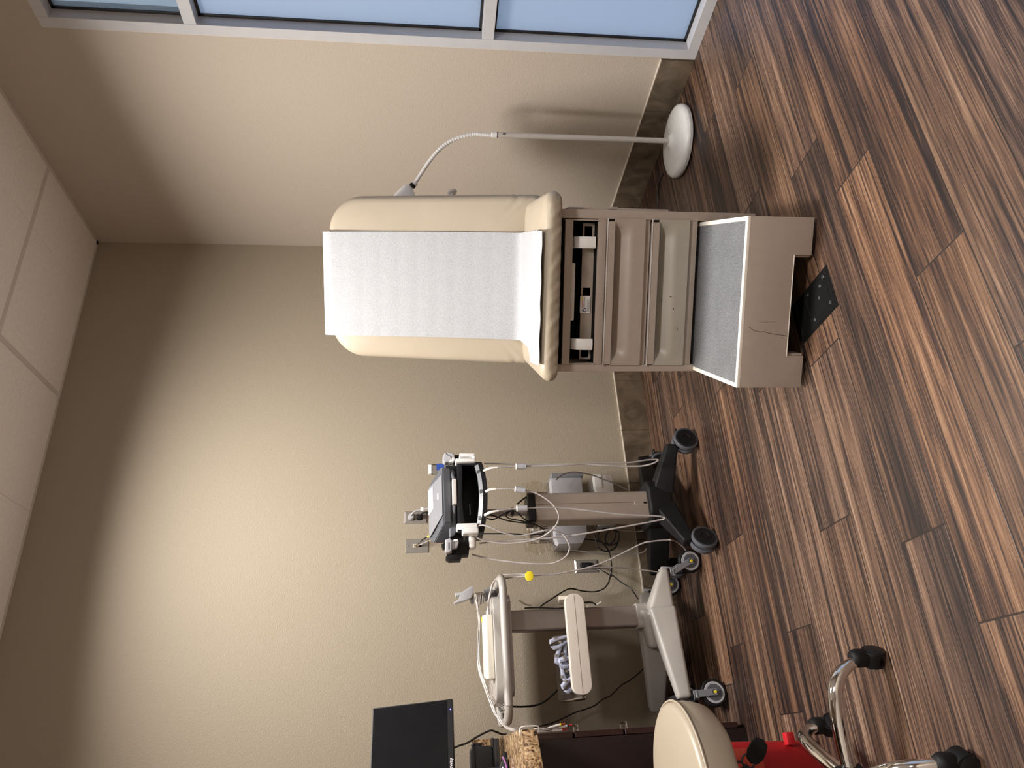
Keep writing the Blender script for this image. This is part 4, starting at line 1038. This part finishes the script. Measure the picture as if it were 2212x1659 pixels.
# contents of the bin: clamp electrodes
def clampel(x, y, z, rx, ry, s_, label):
    t = thing('limb_clamp', label, 'electrode clamp', (x, y, z), 0, None); t.rotation_euler = (rx, ry, 0)
    P_ = [(-.030, .004), (-.026, .016), (-.006, .018), (.012, .013), (.032, .010), (.034, .004), (.012, .005), (-.006, .008), (-.022, .006)]
    a = MB(); a.prism([(p[0] * s_, p[1] * s_) for p in P_], -.011, .011, 'y', .002, 2); a.build('jaw', 'clip', t, angle=50)
    a = MB(); a.prism([(p[0] * s_, -p[1] * s_) for p in P_][::-1], -.011, .011, 'y', .002, 2); a.build('jaw', 'clip', t, angle=50)
    a = MB(); a.cyl((.004, -.013, 0), (.004, .013, 0), .005, n=14); a.box(-.016, -.004, -.013, .013, .015 * s_, .019 * s_, .001); a.build('metal_contact', 'steel', t)
clampel(.400, 3.105, .668, .3, 1.25, 1.25, 'pale blue clamp electrode standing nearest the column in the bin')
clampel(.352, 3.120, .658, .2, .25, 1.4, 'pale blue clamp electrode second from the column in the bin')
clampel(.322, 3.100, .640, .5, 1.4, 1.2, 'pale blue clamp electrode in the middle of the bin')
clampel(.283, 3.115, .645, .1, -.3, 1.4, 'pale blue clamp electrode left of the middle of the bin')
clampel(.240, 3.105, .634, .3, .9, 1.3, 'pale blue clamp electrode at the far left of the bin')
a = MB()
for k in range(7): a.tube([(.40 - k * .028, 3.14 + .01 * math.sin(k), .60), (.392 - k * .028, 3.15, .635 + .012 * math.sin(k * 2.1)), (.376 - k * .028, 3.135, .612)], .004, 8, 5)
o = a.build('electrode_wires', 'dgrey'); tag(o, 'tangle of dark grey electrode wires lying in the cart bin', 'wires')
t = thing('power_cord_hook', 'small ivory cord hook sticking up behind the cart column', 'cord hook', (.575, 3.25, .77))
a = MB(); a.tube([(0, 0, -.03), (.003, -.004, .0), (.014, -.010, .022), (.022, -.014, .034)], .004, 8, 5); a.box(-.012, .004, -.006, .012, -.040, -.020, .003); a.build('hook', 'bone2', t)
t = thing('power_cord_hook', 'small ivory cord hook beside the column just below the bin', 'cord hook', (.562, 3.235, .478))
a = MB(); a.box(-.014, .004, -.006, .012, -.012, .030, .003); a.tube([(0, 0, -.010), (.006, -.004, -.024), (.012, -.006, -.034)], .004, 8, 5); a.build('hook', 'bone2', t)

# ------------------------------------------------------------------ cables
K = {
'vsA': [(1.088,2.95,0.958),(1.092,2.93,0.932),(1.092,2.92,0.9),(1.094,2.92,0.856),(1.095,2.92,0.799),(1.095,2.92,0.772),(1.09,2.9,0.628),(1.098,2.9,0.452),(1.096,2.9,0.334),(1.106,2.9,0.253),(1.108,2.9,0.209),(1.103,2.9,0.201),(1.091,2.91,0.232),(1.09,2.93,0.287),(1.107,2.96,0.418),(1.124,2.98,0.532),(1.133,3.0,0.688),(1.141,3.0,0.95)],
'vsB': [(0.988,2.93,0.955),(0.99,2.91,0.938),(0.989,2.9,0.913),(0.986,2.89,0.865),(0.981,2.89,0.813),(0.974,2.89,0.784),(0.964,2.89,0.747),(0.932,2.89,0.7),(0.9,2.89,0.673),(0.866,2.89,0.661),(0.836,2.89,0.669),(0.811,2.9,0.69),(0.789,2.93,0.732),(0.779,2.95,0.782),(0.777,2.97,0.869),(0.789,2.98,0.941),(0.801,2.98,0.982),(0.815,2.98,1.0)],
'vsC': [(0.888,2.93,0.961),(0.889,2.9,0.943),(0.893,2.89,0.907),(0.898,2.89,0.863),(0.9,2.89,0.811),(0.901,2.89,0.759),(0.9,2.89,0.684),(0.894,2.89,0.61),(0.881,2.88,0.538),(0.857,2.87,0.392),(0.845,2.86,0.263),(0.839,2.86,0.23),(0.832,2.86,0.227),(0.83,2.87,0.244),(0.82,2.88,0.319),(0.803,2.9,0.467),(0.793,2.92,0.577),(0.79,2.95,0.684),(0.792,2.97,0.756),(0.797,3.0,0.865),(0.794,3.02,0.983)],
'vsD': [(0.843,2.98,1.001),(0.848,2.96,0.992),(0.851,2.95,0.974),(0.839,2.94,0.942),(0.819,2.94,0.899),(0.805,2.94,0.859),(0.799,2.94,0.823),(0.807,2.93,0.76),(0.813,2.92,0.724),(0.814,2.92,0.687),(0.8,2.92,0.651),(0.774,2.92,0.631),(0.742,2.93,0.62),(0.713,2.94,0.633),(0.695,2.95,0.662),(0.688,2.97,0.708),(0.698,2.99,0.797),(0.721,3.02,0.904),(0.742,3.04,0.976),(0.756,3.05,1.013)],
'vsE': [(0.88,3.3,0.635),(0.861,3.32,0.621),(0.84,3.34,0.578),(0.836,3.36,0.511),(0.827,3.36,0.448),(0.815,3.36,0.385),(0.815,3.36,0.278),(0.81,3.34,0.206),(0.812,3.3,0.19),(0.819,3.28,0.188)],
'vsF': [(0.914,3.3,0.314),(0.905,3.3,0.259),(0.902,3.3,0.212),(0.901,3.28,0.187),(0.901,3.25,0.181)],
'vsG': [(1.148,3.25,0.591),(1.181,3.28,0.557),(1.203,3.3,0.508),(1.208,3.32,0.46),(1.206,3.36,0.385),(1.186,3.38,0.316),(1.169,3.4,0.259),(1.142,3.42,0.193)],
'ecgcab1': [(0.7,3.2,0.876),(0.688,3.14,0.848),(0.679,3.1,0.809),(0.664,3.05,0.777),(0.662,3.05,0.679),(0.67,3.04,0.605),(0.679,3.02,0.531),(0.698,3.0,0.457),(0.727,2.98,0.382),(0.757,2.96,0.306),(0.762,2.95,0.269),(0.767,2.95,0.2),(0.765,2.95,0.179),(0.772,3.0,0.143),(0.757,3.03,0.106),(0.743,3.05,0.087)],
'ecgcab2': [(0.684,3.2,0.877),(0.674,3.14,0.848),(0.669,3.1,0.81),(0.661,3.06,0.776),(0.664,3.06,0.716),(0.669,3.06,0.639),(0.681,3.07,0.56),(0.693,3.09,0.477),(0.693,3.1,0.396),(0.689,3.12,0.313),(0.674,3.13,0.2),(0.675,3.15,0.191)],
'blk1': [(1.005,3.06,0.765),(0.988,3.05,0.787),(0.97,3.05,0.809)],
'blk2': [(0.933,3.06,0.945),(0.914,3.04,0.908),(0.891,3.03,0.857),(0.875,3.02,0.782),(0.871,3.03,0.742),(0.861,3.06,0.704),(0.855,3.08,0.692),(0.848,3.1,0.704),(0.848,3.1,0.774),(0.848,3.08,0.854),(0.846,3.06,0.975)],
'blk3': [(0.913,3.06,0.943),(0.898,3.03,0.921),(0.906,3.02,0.895),(0.927,3.02,0.856),(0.93,3.02,0.832),(0.917,3.02,0.81),(0.893,3.02,0.788),(0.881,3.04,0.756)],
'blk4': [(0.944,3.03,0.823),(0.922,3.02,0.856),(0.911,3.02,0.866),(0.897,3.02,0.85),(0.885,3.02,0.797),(0.879,3.04,0.76)],
'blk5': [(0.899,3.4,0.45),(0.897,3.42,0.394),(0.886,3.45,0.349),(0.857,3.48,0.319),(0.818,3.5,0.308),(0.766,3.5,0.312),(0.716,3.5,0.331),(0.715,3.5,0.33),(0.685,3.5,0.358),(0.671,3.5,0.404),(0.674,3.49,0.464),(0.683,3.47,0.525),(0.661,3.42,0.574),(0.623,3.36,0.633),(0.58,3.28,0.696),(0.562,3.25,0.711)],
'blk6': [(0.782,3.52,0.377),(0.763,3.5,0.348),(0.741,3.5,0.315),(0.747,3.5,0.311),(0.71,3.49,0.276),(0.675,3.47,0.238),(0.646,3.45,0.227),(0.616,3.42,0.222)],
'coil': [(0.895,3.3,0.427),(0.865,3.3,0.42),(0.84,3.3,0.416),(0.822,3.3,0.401),(0.813,3.3,0.369),(0.829,3.3,0.333),(0.866,3.3,0.311),(0.895,3.3,0.308),(0.913,3.3,0.323),(0.911,3.29,0.351),(0.89,3.29,0.37),(0.861,3.29,0.378),(0.846,3.3,0.365),(0.848,3.3,0.348),(0.875,3.3,0.327),(0.9,3.3,0.324),(0.917,3.29,0.342),(0.913,3.28,0.383),(0.889,3.28,0.411),(0.863,3.28,0.41),(0.844,3.28,0.386),(0.835,3.28,0.354),(0.848,3.28,0.327)],
'ecgpow': [(0.179,3.3,0.857),(0.18,3.38,0.797),(0.183,3.4,0.743),(0.197,3.4,0.698),(0.223,3.4,0.66),(0.246,3.38,0.631),(0.273,3.36,0.596)],
'ecgcord': [(0.556,3.2,0.786),(0.55,3.17,0.729),(0.541,3.15,0.634),(0.565,3.18,0.535),(0.568,3.2,0.49),(0.557,3.21,0.472)],
'cntcord': [(0.317,3.48,0.221),(0.294,3.48,0.251),(0.27,3.48,0.29),(0.252,3.48,0.332),(0.213,3.48,0.384),(0.195,3.48,0.43),(0.174,3.48,0.463),(0.16,3.47,0.511),(0.149,3.46,0.559),(0.128,3.44,0.618),(0.11,3.42,0.676),(0.098,3.36,0.745),(0.088,3.3,0.775)],
'moncord': [(0.036,3.2,1.103),(0.044,3.22,1.076),(0.053,3.24,1.043),(0.071,3.26,1.006),(0.087,3.28,0.967),(0.093,3.3,0.941),(0.087,3.33,0.918),(0.079,3.36,0.895),(0.079,3.42,0.871)],
'leadbundle': [(0.603,3.12,0.998),(0.557,3.09,0.993),(0.513,3.07,0.99),(0.472,3.06,0.99),(0.431,3.04,0.996),(0.355,3.03,1.002),(0.295,3.02,0.999),(0.242,3.0,0.985),(0.187,2.99,0.968),(0.141,2.97,0.953),(0.131,2.96,0.946),(0.109,2.94,0.935),(0.089,2.93,0.915),(0.078,2.92,0.888),(0.076,2.925,0.873)],
'leadtips': [(0.079,2.92,0.824),(0.08,2.9,0.812),(0.079,2.9,0.792),(0.079,2.9,0.769),(0.084,2.9,0.748),(0.087,2.9,0.724)],
'leadtips2': [(0.074,2.905,0.812),(0.073,2.905,0.792),(0.074,2.905,0.768),(0.077,2.905,0.734),(0.081,2.905,0.71),(0.083,2.905,0.696)],
'leadtips3': [(0.069,2.91,0.812),(0.068,2.91,0.791),(0.068,2.91,0.768),(0.069,2.91,0.752),(0.07,2.91,0.729),(0.071,2.91,0.715)],
'lampcord': [(2.581,2.718,0.004),(2.586,2.774,0.004),(2.57,2.808,0.004),(2.544,2.83,0.004),(2.496,2.864,0.004),(2.453,2.904,0.004)],
'ecgcabbox': [(0.523,3.12,0.951),(0.54,3.12,0.95),(0.565,3.12,0.948),(0.593,3.13,0.942),(0.626,3.14,0.932),(0.657,3.16,0.921),(0.684,3.18,0.898),(0.697,3.2,0.876)],
}
for k_, nm in (('vsA', 'nearest the window, looping down to the floor'), ('vsB', 'from the middle port curling across the column'), ('vsC', 'from the left port hanging in front of the column')):
    p = K[k_]; o = p[0]
    t = thing('lead_cable', 'grey monitor cable with sleeve ' + nm, 'cable', o, 0, None)
    a = MB(); a.tube(rel(p, o), .0036, 10, 8); a.build('cable', 'wgrey', t)
    a = MB(); a.tube(rel(p[:3], o), .006, 12, 8, rads=[.0065, .0058, .0042]); a.build('strain_relief', 'offw', t)
    q0, q1 = Vector(rel([p[3]], o)[0]), Vector(rel([p[5]], o)[0]); c_ = Vector(rel([p[4]], o)[0]); dr = (q1 - q0).normalized()
    a = MB(); a.cyl(c_ - dr * .022, c_ + dr * .022, .0125, n=22, bev=.002); a.build('ferrite_sleeve', 'lgrey', t)
    a = MB(); a.cyl(c_ - dr * .0235, c_ - dr * .018, .0130, n=22, bev=.001); a.build('sleeve_ring', 'white', t)
cord('lead_cable', K['vsD'], .0036, 'wgrey', 'grey cable looping widest left below the left cuff hook', 'cable')
cord('thin_cable', K['vsE'], .0028, 'wgrey', 'thin grey cable hanging close to the wall left of the column', 'cable')
cord('thin_cable', K['vsF'], .0028, 'wgrey', 'short thin grey cable curling near the baseboard left of the column', 'cable')
cord('thin_cable', K['vsG'], .0034, 'wgrey', 'grey cable arching right of the cart column near the wall', 'cable')
cord('ecg_cable', K['ecgcab1'], .0032, 'wgrey', 'grey cable from the tray handle through the yellow tag to the black base', 'cable')
cord('ecg_cable', K['ecgcab2'], .0030, 'wgrey', 'grey cable from the tray handle to the front right leg of the ECG cart', 'cable')
cord('black_cord', K['blk2'], .0030, 'blkc', 'black cord drooping under the monitor basket left of the pole', 'cord')
cord('black_cord', K['blk3'] , .0028, 'blkc', 'black cord looped tight around the pole strap', 'cord')
cord('black_cord', K['blk4'], .0028, 'blkc', 'black cord loop hanging from the pole strap onto the column cap', 'cord')
cord('black_cord', K['blk1'], .0035, 'blkc', 'short thick black cord slanting from the column cap to the strap', 'cord')
cord('black_cord', K['blk5'], .0034, 'blkc', 'long black cord running down the wall and across behind the ECG column', 'cord')
cord('black_cord', K['blk6'], .0030, 'blkc', 'black cord from the low outlet down to the ECG cart base', 'cord')
cord('cord_coil', K['coil'], .0038, 'blkc', 'coil of black cord hanging under the power supply behind the cart', 'cord')
cord('black_cord', K['ecgpow'], .0040, 'blkc', 'black cord from the left end of the tray down into the bin', 'cord')
cord('black_cord', K['ecgcord'], .0030, 'blkc', 'black cord held by the ivory hooks beside the ECG column', 'cord')
cord('black_cord', K['cntcord'], .0028, 'blkc', 'thin black cord running up the wall to the counter end', 'cord')
cord('monitor_cord', K['moncord'], .0040, 'blkc', 'black cord from the desktop monitor draping behind the counter', 'cord')
cord('module_cable', K['ecgcabbox'], .0040, 'offw', 'pale cable plugged into the ivory module and curving round the handle', 'cable')
cord('lamp_cord', K['lampcord'], .0032, 'blkc', 'black lamp cord on the floor running from the lamp base to behind the table', 'cord')
a = MB(); a.prism([(.021 * math.cos(k * PI / 4 + .3) * (1 + .08 * (k % 2)), .019 * math.sin(k * PI / 4 + .3)) for k in range(8)], -.004, .004, 'y', .002, 2)
o = a.build('cable_tag', 'yellow'); o.location = (.658, 3.048, .778); tag(o, 'yellow octagonal tag clipped on the grey cables', 'tag')
# lead wires wrapped round the hanger, draped over the tray to the counter
a = MB(); rnd = random.Random(3)
for k in range(16):
    u = k / 15; c_ = Vector((.617 - .010 * u, 3.258 - .012 * u, .952 + .052 * u)); pts = []
    tilt = rnd.uniform(-.5, .5)
    for j in range(13):
        an = 2 * PI * j / 12; rr = .021 + .006 * math.sin(u * PI) + rnd.uniform(-.001, .002)
        pts.append(c_ + Vector((rr * math.cos(an), rr * math.sin(an), .012 * tilt * math.cos(an + k))))
    a.tube(rel(pts, (.61, 3.25, .98)), .0016, 6, 2)
wr_ = a.build('lead_wires', ['offw', 'lgrey'][0]); wr_.location = (.61, 3.25, .98); tag(wr_, 'bundle of thin pale ECG lead wires wound on the hanger and draped over the tray', 'lead wires')
a = MB()
for k in range(6):
    pts = []
    for i, p in enumerate(K['leadbundle']):
        w_ = .0035 * (1 + .8 * math.sin(i * .6 + k)); pts.append((p[0] + w_ * math.cos(k * 1.05 + i * .35), p[1] + w_ * .8 * math.sin(k * 1.7), p[2] + w_ * math.sin(k * 1.05 + i * .35)))
    a.tube(rel(pts, (.61, 3.25, .98)), .0015, 6, 5)
for k in range(3):
    pts = [(.285, 3.03, 1.0), (.245, 3.04, .975 - .01 * k), (.205 - .01 * k, 3.07, .950), (.175, 3.10, .925 - .006 * k), (.160 + .01 * k, 3.10, .905)]
    a.tube(rel(pts, (.61, 3.25, .98)), .0014, 6, 5)
a.build('draped_wires', 'offw', wr_)
for i, (x, y, z) in enumerate(((.166, 3.085, .915), (.158, 3.075, .905), (.150, 3.10, .915), (.172, 3.07, .90))):
    a = MB(); dr = Vector((-.5 + .3 * i, -.2, -.7)).normalized(); p0 = Vector((x - .61, y - 3.25, z - .98)); a.cyl(p0, p0 + dr * .026, .0042, .003, n=12); a.cyl(p0 + dr * .006, p0 + dr * .012, .0055, n=12); lab(a.build('snap_connector', 'chrome', wr_), 'shiny metal snap connector')
for i, (k_, cc_) in enumerate((('leadtips', 'yellow'), ('leadtips2', 'blk'), ('leadtips3', 'red2'))):
    p = K[k_]; o = p[0]
    t = thing('lead_wire_tip', ['white lead tip with a yellow band hanging at the counter corner', 'white lead tip with a black band hanging lowest at the counter corner', 'white lead tip with a red band hanging nearest the drawer front'][i], 'lead wire', o)
    a = MB(); a.tube(rel(p, o), .0012, 6, 5); a.build('wire', 'offw', t)
    r_ = rel(p, o); q0, q1 = Vector(r_[-3]), Vector(r_[-1])
    a = MB(); a.tube([q0, (q0 + q1) / 2, q1], .004, 10, 3, rads=[.0022, .0045, .0048]); a.build('grip', 'offw', t)
    dr = (q1 - q0).normalized(); a = MB(); a.cyl(q1, q1 + dr * .005, .0048, n=12); a.build('band', cc_, t)
    a = MB(); a.cyl(q1 + dr * .005, q1 + dr * .020, .0022, n=10); a.build('pin', 'inkred', t)

# ------------------------------------------------------------------ base cabinet, counter and what stands on it
t = thing('base_cabinet', 'dark mahogany base cabinet with drawers facing the carts under the granite counter', 'cabinet', (-.26, 3.25, 0))
cx_ = lambda x: x + .26
cy_ = lambda y: y - 3.25
a = MB(); a.box(cx_(XL + .003), cx_(.042), cy_(2.962), cy_(3.52), .0, .853, .001); a.build('body', 'mahog', t, smooth=False)
for z0, z1, hz in ((.667, .85, None), (.475, .658, .638), (.285, .468, .452), (.03, .278, .262)):
    a = MB(); a.box(cx_(.044), cx_(.064), cy_(2.965), cy_(3.515), z0, z1, .0012, 1); dr_ = a.build('drawer', 'mahog2', t, smooth=False)
    if hz:
        a = MB(); a.tube([(cx_(.062), cy_(3.0), hz), (cx_(.083), cy_(3.0), hz), (cx_(.087), cy_(3.004), hz), (cx_(.087), cy_(3.092), hz), (cx_(.083), cy_(3.096), hz), (cx_(.062), cy_(3.096), hz)], .0033, 8, 1, smooth=False); lab(a.build('pull_handle', 'chrome', dr_), 'chrome wire pull')
a = MB(); a.box(cx_(.0425), cx_(.0445), cy_(2.962), cy_(3.50), .67, .85); a.build('face_strip', 'mahog2', t, smooth=False)
ct = MB(); ct.prism([(.070, D - .002), (.070, 2.55), (-.045, 2.445), (XL + .002, 1.98), (XL + .002, D - .002)], .857, .905, 'z', .003, 2)
o = ct.build('granite_counter', 'granite'); tag(o, 'speckled tan and black granite countertop with an angled front corner', 'countertop')
a = MB(); a.box(XL + .002, .068, D - .026, D - .001, .905, 1.010, .0015, 1); o = a.build('granite_backsplash', 'granite', smooth=False); tag(o, 'low granite backsplash strip on the back wall behind the counter', 'backsplash')
a = MB(); a.tube([(.055, 2.552, .910), (.066, 2.546, .911), (.076, 2.546, .906), (.078, 2.546, .88), (.076, 2.548, .852), (.064, 2.552, .850)], .0022, 8, 4); o = a.build('wire_clip', 'white'); tag(o, 'white wire clip hooked over the granite counter corner', 'clip')
# desktop monitor
mt_ = Matrix.Translation((.207, 3.09, 1.105)) @ Matrix.Rotation(math.radians(12.5), 4, 'Z') @ Matrix.Rotation(math.radians(-12), 4, 'X')
t = bpy.data.objects.new('desktop_monitor', None); COL.objects.link(t); t.matrix_world = mt_; tag(t, 'black flat desktop monitor on a stand at the counter, screen dark', 'monitor')
a = MB(); a.box(-.512, 0, .0, .022, 0, .316, .003, 2); a.build('housing', 'blk', t)
a = MB(); a.box(-.500, -.004, -.0012, .0, .022, .311, .0003, 1); a.build('screen', 'screen', t, smooth=False)
a = MB(); a.box(-.511, -.001, -.004, .0, .0005, .0205, .001, 1); bz = a.build('lower_bezel', 'dgrey', t, smooth=False)
bz.data.materials[0] = M['blkm']
a = MB(); a.box(-.041, -.037, -.0048, -.0038, .006, .010, .0005); lab(a.build('power_light', 'led', t), 'tiny blue power light')
text_mesh('lettering', 'Gateway', .0195, 'white', t, frontm(-.2785, -.0042, .0052), .0002)
a = MB(); a.box(-.315, -.250, .022, .040, -.195, .10, .006); a.build('stand_neck', 'blk', t)
t2 = MB(); t2.prism(rrect(-.39, -.20, -.03, .15, .03), 0, .012, 'z', .003, 2); o = t2.build('stand_foot', 'blk', t); o.rotation_euler = (0, 0, 0); o.location = (0, .03, -.20)
o.matrix_local = mt_.inverted() @ (Matrix.Translation((.207, 3.13, .9055)) @ Matrix.Rotation(math.radians(12.5), 4, 'Z'))
# flat black box with a zipped bag on it
t = thing('flat_black_box', 'flat glossy black box on the granite counter under the black bag', 'box', (-.05, 3.445, .9055))
a = MB(); a.box(-.12, .115, -.065, .065, 0, .022, .002); a.build('case', 'gdark', t)
a = MB(); a.box(-.12, .118, -.066, .066, .022, .026, .001); a.build('lid', 'blk', t)
t = thing('zip_pouch', 'black zipped nylon bag with a strap on the flat box by the backsplash', 'bag', (-.06, 3.445, .9325))
a = MB(); a.prism(rrect(-.10, .100, 0, .092, .022, 6), -.055, .045, 'y', .014, 4); a.build('body', 'bag', t, angle=60)
a = MB(); a.prism(rrect(-.098, .102, .074, .082, .003), -.057, .047, 'y', .002); a.build('zip', 'blkc', t)
a = MB(); a.box(.085, .112, -.03, -.01, .045, .068, .003); a.tube([(.10, -.02, .06), (.108, -.02, .075), (.100, -.018, .086)], .006, 8, 4); a.build('strap', 'blk', t)
# mouse
t = thing('computer_mouse', 'glossy dark computer mouse with a purple rim on the granite counter', 'mouse', (-.058, 3.02, .9055))
t.rotation_euler = (0, 0, math.radians(8))
def dome(sx, sy, sz, zb, fr=0):
    def fn(u, v):
        an = 2 * PI * u; ph = v * PI / 2; c_ = math.cos(ph)
        return Vector((sx * c_ * math.cos(an), sy * c_ * math.sin(an), zb + sz * math.sin(ph)))
    return fn
a = MB(); a.grid(dome(.050, .030, .034, .004), 40, 14, True); a.build('body', 'gdark', t, angle=80)
a = MB(); a.tube([(.0525 * math.cos(q_), .0325 * math.sin(q_), .010 + .018 * (math.cos(q_ * 2) * .3 + .3)) for q_ in [2 * PI * k / 24 for k in range(24)]], .0032, 8, 2, closed=True); a.build('rim', 'purple', t)

# ------------------------------------------------------------------ red bin
t = thing('biohazard_bin', 'red plastic biohazard waste bin in front of the dark cabinet behind the stool', 'waste bin', (-.172, 2.55, 0))
def binf(u, v):
    P_ = rrect(-.155, .155, -.145, .145, .04, 6); n = len(P_)
    k = u * n; i = int(k) % n; q_ = k - int(k); p, q2 = P_[i], P_[(i + 1) % n]
    s_ = .95 + .085 * v
    return Vector(((p[0] * (1 - q_) + q2[0] * q_) * s_ + .012, (p[1] * (1 - q_) + q2[1] * q_) * s_, .006 + v * .335))
a = MB(); a.grid(binf, 56, 10, True); a.prism([(p[0] * .93 + .012, p[1] * .93) for p in rrect(-.155, .155, -.145, .145, .04, 6)], .004, .010); a.build('body', 'red', t, angle=60)
a = MB(); a.prism([(p[0] + .012, p[1]) for p in rrect(-.172, .172, -.162, .162, .045, 6)], .337, .362, 'z', .008, 3); a.build('lid', 'red', t, angle=50)
a = MB(); a.box(.150, .186, -.155, -.125, .080, .106, .004, 2); a.build('side_tab', 'red2', t)
yw = lambda z: -.145 * (.95 + .085 * (z - .006) / .335)
def spatch(u, v, off=.0012):
    z_ = .19 + v * .125
    return Vector((.025 + u * .125, yw(z_) - off, z_))
a = MB(); a.grid(spatch, 6, 6); stk = lab(a.build('warning_sticker', 'orange', t), 'orange-red biohazard sticker with black arcs')
a = MB(); cx0, cz0 = .095, .250
for k in range(3):
    an = PI / 2 + k * 2 * PI / 3; c_ = (cx0 + .022 * math.cos(an), cz0 + .022 * math.sin(an)); pts = []
    for q_ in range(30, 331, 20):
        zz_ = c_[1] + .020 * math.sin(an + math.radians(q_)); pts.append((c_[0] + .020 * math.cos(an + math.radians(q_)), yw(zz_) - .0022, zz_))
    a.tube(pts, .0028, 5, 1, smooth=False)
a.tube([(cx0 + .010 * math.cos(q_), yw(cz0) - .0022, cz0 + .010 * math.sin(q_)) for q_ in [2 * PI * k / 16 for k in range(16)]], .0018, 5, 1, closed=True, smooth=False)
a.build('biohazard_symbol', 'ink', stk)

# ------------------------------------------------------------------ black floor box
t = thing('floor_box', 'black rectangular floor box cover set in the planks under the step', 'floor box', (1.192, 1.805, 0))
a = MB(); bm2 = bmesh.new()
r0, r1 = rrect(-.073, .073, -.113, .113, .001, 1), rrect(-.064, .064, -.104, .104, .001, 1)
A = [bm2.verts.new((*p, .0)) for p in r0]; B = [bm2.verts.new((*p, .006)) for p in r1]; n_ = len(A)
bm2.faces.new(B); [bm2.faces.new((A[i], A[(i + 1) % n_], B[(i + 1) % n_], B[i])) for i in range(n_)]
bmesh.ops.recalc_face_normals(bm2, faces=bm2.faces); a.merge(bm2); a.build('cover', 'dark', t, smooth=False)
a = MB(); a.tube([(-.054, -.094, .006), (.054, -.094, .006), (.054, .020, .006), (-.054, .020, .006)], .0012, 5, 1, closed=True, smooth=False); a.tube([(-.054, .030, .006), (.054, .030, .006), (.054, .094, .006), (-.054, .094, .006)], .0012, 5, 1, closed=True, smooth=False); a.build('raised_panel_line', 'blkm', t)
for x, y in ((-.046, -.086), (.046, -.086), (0, -.04), (-.046, .012), (.046, .012), (.03, -.06)):
    a = MB(); a.lathe([(.0028, .0), (.0040, .0012), (.0052, .0)], 16, Matrix.Translation((x, y, .006))); a.build('screw', 'dgrey', t)

# ------------------------------------------------------------------ stool
SO = (-.112, 2.0, 0)
t = thing('rolling_stool', 'round cream padded stool on a five-arm chrome base with black casters', 'stool', SO)
a = MB(); a.cyl((0, 0, .10), (0, 0, .30), .028, n=28, bev=.003); a.build('gas_sleeve', 'blk', t)
a = MB(); a.cyl((0, 0, .28), (0, 0, .50), .014, n=20); a.build('piston', 'chrome', t)
a = MB(); a.cyl((0, 0, .115), (0, 0, .172), .046, .040, n=32, bev=.004); a.build('hub', 'blk', t)
a = MB(); a.box(-.075, .075, -.075, .075, .492, .505, .003); a.build('seat_plate', 'blkm', t)
a0 = math.atan2(1.949 - 2.0, .178 + .112)
for k in range(5):
    an = a0 + k * 2 * PI / 5; c_, s_ = math.cos(an), math.sin(an); R0 = .285
    pts = [(.030 * c_, .030 * s_, .140), (.09 * c_, .09 * s_, .147), (.16 * c_, .16 * s_, .150), (.215 * c_, .215 * s_, .146), (.252 * c_, .252 * s_, .128), (.272 * c_, .272 * s_, .104), (.284 * c_, .284 * s_, .080)]
    a = MB(); a.tube(pts, .0145, 18, 8, rads=[.020, .0205, .0205, .020, .018, .0155, .014]); lg = a.build('leg', 'chrome', t, angle=70)
    cx, cy = .292 * c_, .292 * s_; yaw = an + [1.15, -.7, 1.9, .3, .9][k]
    Rm = Matrix.Translation((cx, cy, 0)) @ Matrix.Rotation(yaw, 4, 'Z')
    a = MB(); a.lathe([(0, .050), (.021, .050), (.0235, .058), (.0235, .078), (.019, .088), (.013, .090), (0, .090)], 24, Rm)
    hoodp = [(math.cos(q_) * .028, .029 + math.sin(q_) * .029) for q_ in [math.radians(v) for v in range(-20, 201, 14)]]
    a.prism(hoodp, -.021, .021, 'y', .006, 3, Rm); cb = a.build('caster', 'blkm', lg, angle=50)
    for s0 in (-.024, .010):
        a = MB(); a.lathe([(0, 0), (.020, 0), (.0245, .003), (.0245, .011), (.020, .014), (0, .014)], 28, Rm @ Matrix.Translation((0, s0, .0245)) @ Matrix.Rotation(-PI / 2, 4, 'X')); a.build('wheel', 'blk', cb)
seat_pts = [(.215 * math.cos(2 * PI * k / 72), .215 * math.sin(2 * PI * k / 72)) for k in range(72)]
def st_wr(c):
    q_ = c.copy(); rr = math.hypot(c.x, c.y)
    k_ = 1 - .05 * max(0, (.590 - c.z) / .08); q_.x *= k_; q_.y *= k_
    q_.z += .0015 * math.sin(math.atan2(c.y, c.x) * 9) * max(0, (.555 - c.z) / .04)
    return q_
smx = Matrix.Translation((0, -.02, 0))
sc_ = cushion('seat', seat_pts, .503, .600, .022, .012, 'vinyl', t, smx, st_wr)
a = MB(); a.tube([(.2125 * math.cos(2 * PI * k / 48), .2125 * math.sin(2 * PI * k / 48) - .02, .588) for k in range(48)], .003, 8, 1, closed=True, smooth=False); a.build('piping', 'vinyl', sc_, angle=80)
# height lever
a = MB(); a.tube([(.02, -.03, .505), (.035, -.05, .470), (.055, -.05, .425)], .0048, 8, 5); lv = a.build('height_lever', 'blk', t)
P_ = [(-.016, -.028), (.0, -.034), (.016, -.028), (.021, -.010), (.021, .010), (.014, .026), (0, .032), (-.014, .026), (-.021, .010), (-.021, -.010)]
a = MB(); mm = Matrix.Translation((.085, -.05, .395)) @ Matrix.Rotation(math.radians(-50), 4, 'Y'); a.prism(P_, -.006, .006, 'y', .003, 2, mm)
for k in range(3): a.box(-.016, .016, -.0072, -.0055, -.020 + k * .016, -.012 + k * .016, .001, 1, mm)
a.build('lever_paddle', 'blkm', lv)
